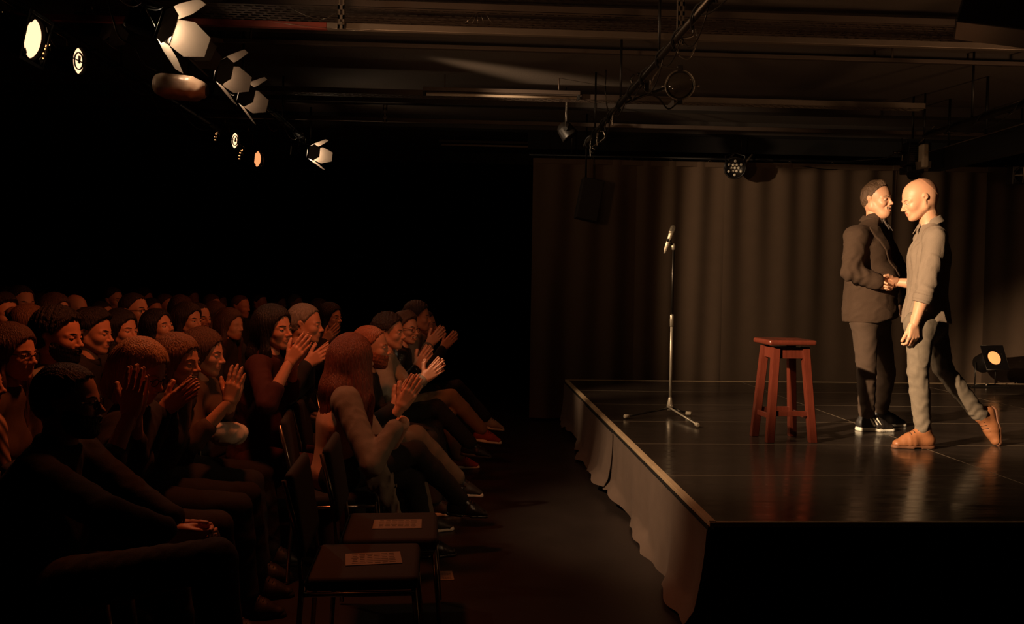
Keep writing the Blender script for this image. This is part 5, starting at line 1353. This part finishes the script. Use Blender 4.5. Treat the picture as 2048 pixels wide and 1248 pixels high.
seated('round-faced spectator at the left edge below the tall man', 6, 628, 5.6, 'short_full', 'dark', 'dark', 'dark', yaw=-.1, hyaw=-.4, lean=.05, clap=False, q=1, clabel='black chair below the tall cropped man')
seated('spectator hidden up to the fringe behind the curly bearded man', 112, 622, 6.35, 'bob', 'brown', 'rust', 'dark', True, yaw=-.1, hyaw=-.3, lean=.05, clap=False, q=1, clabel='black chair behind the curly bearded man')
seated('balding spectator whose shiny head rises behind the curly bearded man', 152, 618, 7.5, 'stubble', 'dark', 'dark', 'dark', yaw=-.1, hyaw=-.2, lean=.05, clap=False, q=1, clabel='black chair under the shiny balding head')
seated('dark-haired woman in a black top between the profile man and the blond woman', 243, 660, 5.45, 'long', 'black', 'black', 'dark', True, yaw=-.05, hyaw=-.35, lean=.06, clap=False, q=1, clabel='black chair under the woman in the black top')
seated('man with glinting glasses and a heavy jaw in the middle rows', 270, 622, 6.55, 'short', 'dark', 'dark', 'dark', yaw=-.15, hyaw=-.2, pitch=-.05, lean=.04, clap=False, specs=True, q=1, sc=1.05, clabel='black chair under the man with glinting glasses')
seated('spectator in a pale patterned shirt standing out behind the glinting glasses', 227, 600, 9.0, 'short', 'dark', 'lightgrey', 'dark', yaw=-.3, hyaw=-.1, lean=.03, clap=False, q=1, clabel='black chair under the pale patterned shirt')
seated('dim face low beside the pale patterned shirt', 205, 630, 8.2, 'short', 'dark', 'dark', 'dark', yaw=-.2, lean=.03, clap=False, q=2, clabel='black chair beside the pale patterned shirt')
seated('woman with upturned bright face behind the laughing woman', 318, 655, 5.95, 'bob', 'black', 'black', 'dark', True, yaw=-.1, hyaw=-.35, pitch=-.2, roll=.15, lean=.05, clap=False, q=1, clabel='black chair under the upturned face')
seated('woman with a bright cheek left of the high-browed man', 377, 640, 6.4, 'bob', 'dark', 'black', 'dark', True, yaw=-.1, hyaw=-.35, lean=.05, clap=False, q=1, clabel='black chair left of the high-browed man')
seated('high-browed man smiling above the brunette in profile', 398, 636, 7.15, 'buzz', 'dark', 'charcoal', 'dark', yaw=-.15, hyaw=-.35, lean=.05, clap=False, q=1, smile=True, clabel='black chair under the high-browed man')
_far = [('faint spectator with shoulder-length hair against the dark, left of centre', 290, 597, 10.5, 'bob', 'dark', 1), ('faint bearded spectator right of the man with glinting glasses', 332, 612, 9.3, 'short', 'brown', 0),
        ('faint spectator with a high forehead behind the upturned face', 364, 618, 8.2, 'bob', 'brown', 1), ('tiny bright face highest above the middle rows', 384, 598, 11.5, 'buzz', 'dark', 0),
        ('faint grey-clad spectator behind the brunette in profile', 432, 632, 7.8, 'long', 'brown', 1), ('tiny dim face behind the faint grey-clad spectator', 441, 606, 12.2, 'short', 'dark', 0),
        ('big dim bearded head left of the black-haired woman', 482, 614, 9.2, 'buzz', 'brown', 0), ('faint spectator leaning in front of the big dim bearded head', 462, 650, 6.8, 'long', 'brown', 1),
        ('small bright round face left of the black-haired woman', 520, 607, 11.0, 'buzz', 'dark', 0), ('barely visible face above the black-haired woman', 560, 608, 12.6, 'short', 'dark', 0),
        ('barely visible face left of the tall grey-haired man', 592, 607, 12.0, 'short', 'grey', 0), ('dim face between the tall man and the fringe, far left', 84, 612, 8.6, 'short', 'dark', 0),
        ('dim head at the far left edge under the tall man', 14, 596, 9.4, 'short', 'dark', 0), ('faint profile between the glinting glasses and the bearded spectator', 305, 622, 8.6, 'short', 'dark', 0),
        ('dim spectator right of the high-browed man', 425, 612, 9.6, 'short', 'brown', 0), ('dim long-haired spectator between the rear palms and the grey-haired man', 640, 622, 9.2, 'long', 'black', 1)]
for (w_, x_, y_, Y_, h_, c_, fe_) in _far:
    seated(w_, x_, y_, Y_, h_, c_, 'charcoal' if c_ != 'black' else 'black', 'dark', bool(fe_), yaw=-.25, hyaw=-.2, lean=.03, clap=False, q=2, chair=True, clabel='black chair under the '+' '.join(w_.split()[:9]))
# ---- empty seats with programme sheets in the nearest corner of the front row
PAPER = mat('paper', lin((128, 112, 96)), 0.8, var=0.04)
INK = mat('paper_print', lin((84, 72, 62)), 0.8, var=0.25, scale=60)
def paper(cx, cy, z, yaw, w, h, label):
    e = empty('programme_sheet', (cx, cy, z), yaw, label, 'paper', None)
    MB().box((0, 0, .0015), (w, h, .002)).build('sheet', PAPER, e)
    b = MB()
    for r in range(6):
        n = 6; y = -h*.36+r*h*.144
        for k in range(n): b.box((-w*.40+w*.8*(k+.5)/n, y, .0030), (w*.8/n*(.55+.4*rng.rand()), h*.045, .0006))
    b.build('printed_line', INK, e)['kind'] = 'stuff'; return e
for (px, py, lab, pl, yw) in ((795, 1049, 'empty black chair beside the auburn-haired woman', 'white programme sheet on the empty seat beside the auburn-haired woman', 0.0), (747, 1118, 'empty black chair nearest to the viewer in the front row', 'white programme sheet on the nearest empty seat, slightly askew', .10)):
    p = atz(px, py, .463); place_chair(p[0]-.03, p[1], .04, lab)
    paper(p[0], p[1], .464, yw+.04, .225, .15, pl)
p = atz(888, 1145, .02); paper(p[0], p[1], .001, .1, .10, .14, 'small folded leaflet lying on the floor beside the nearest empty chair')
# white cloth on the brunette's lap
c = at(456, 868, 4.45); f = field_for([c], .2, .009); f.el(c, (.10, .09, .055), .01); f.disp(cloth_disp(77, .012, 26, (1, 1, 1)))
v, q_ = f.mesh(); wc = empty('white_cloth', c, 0, 'crumpled white cloth on the lap of the brunette in profile', 'cloth'); mesh_obj('fabric', [(v-c, q_, 0)], [CL['white']], wc)
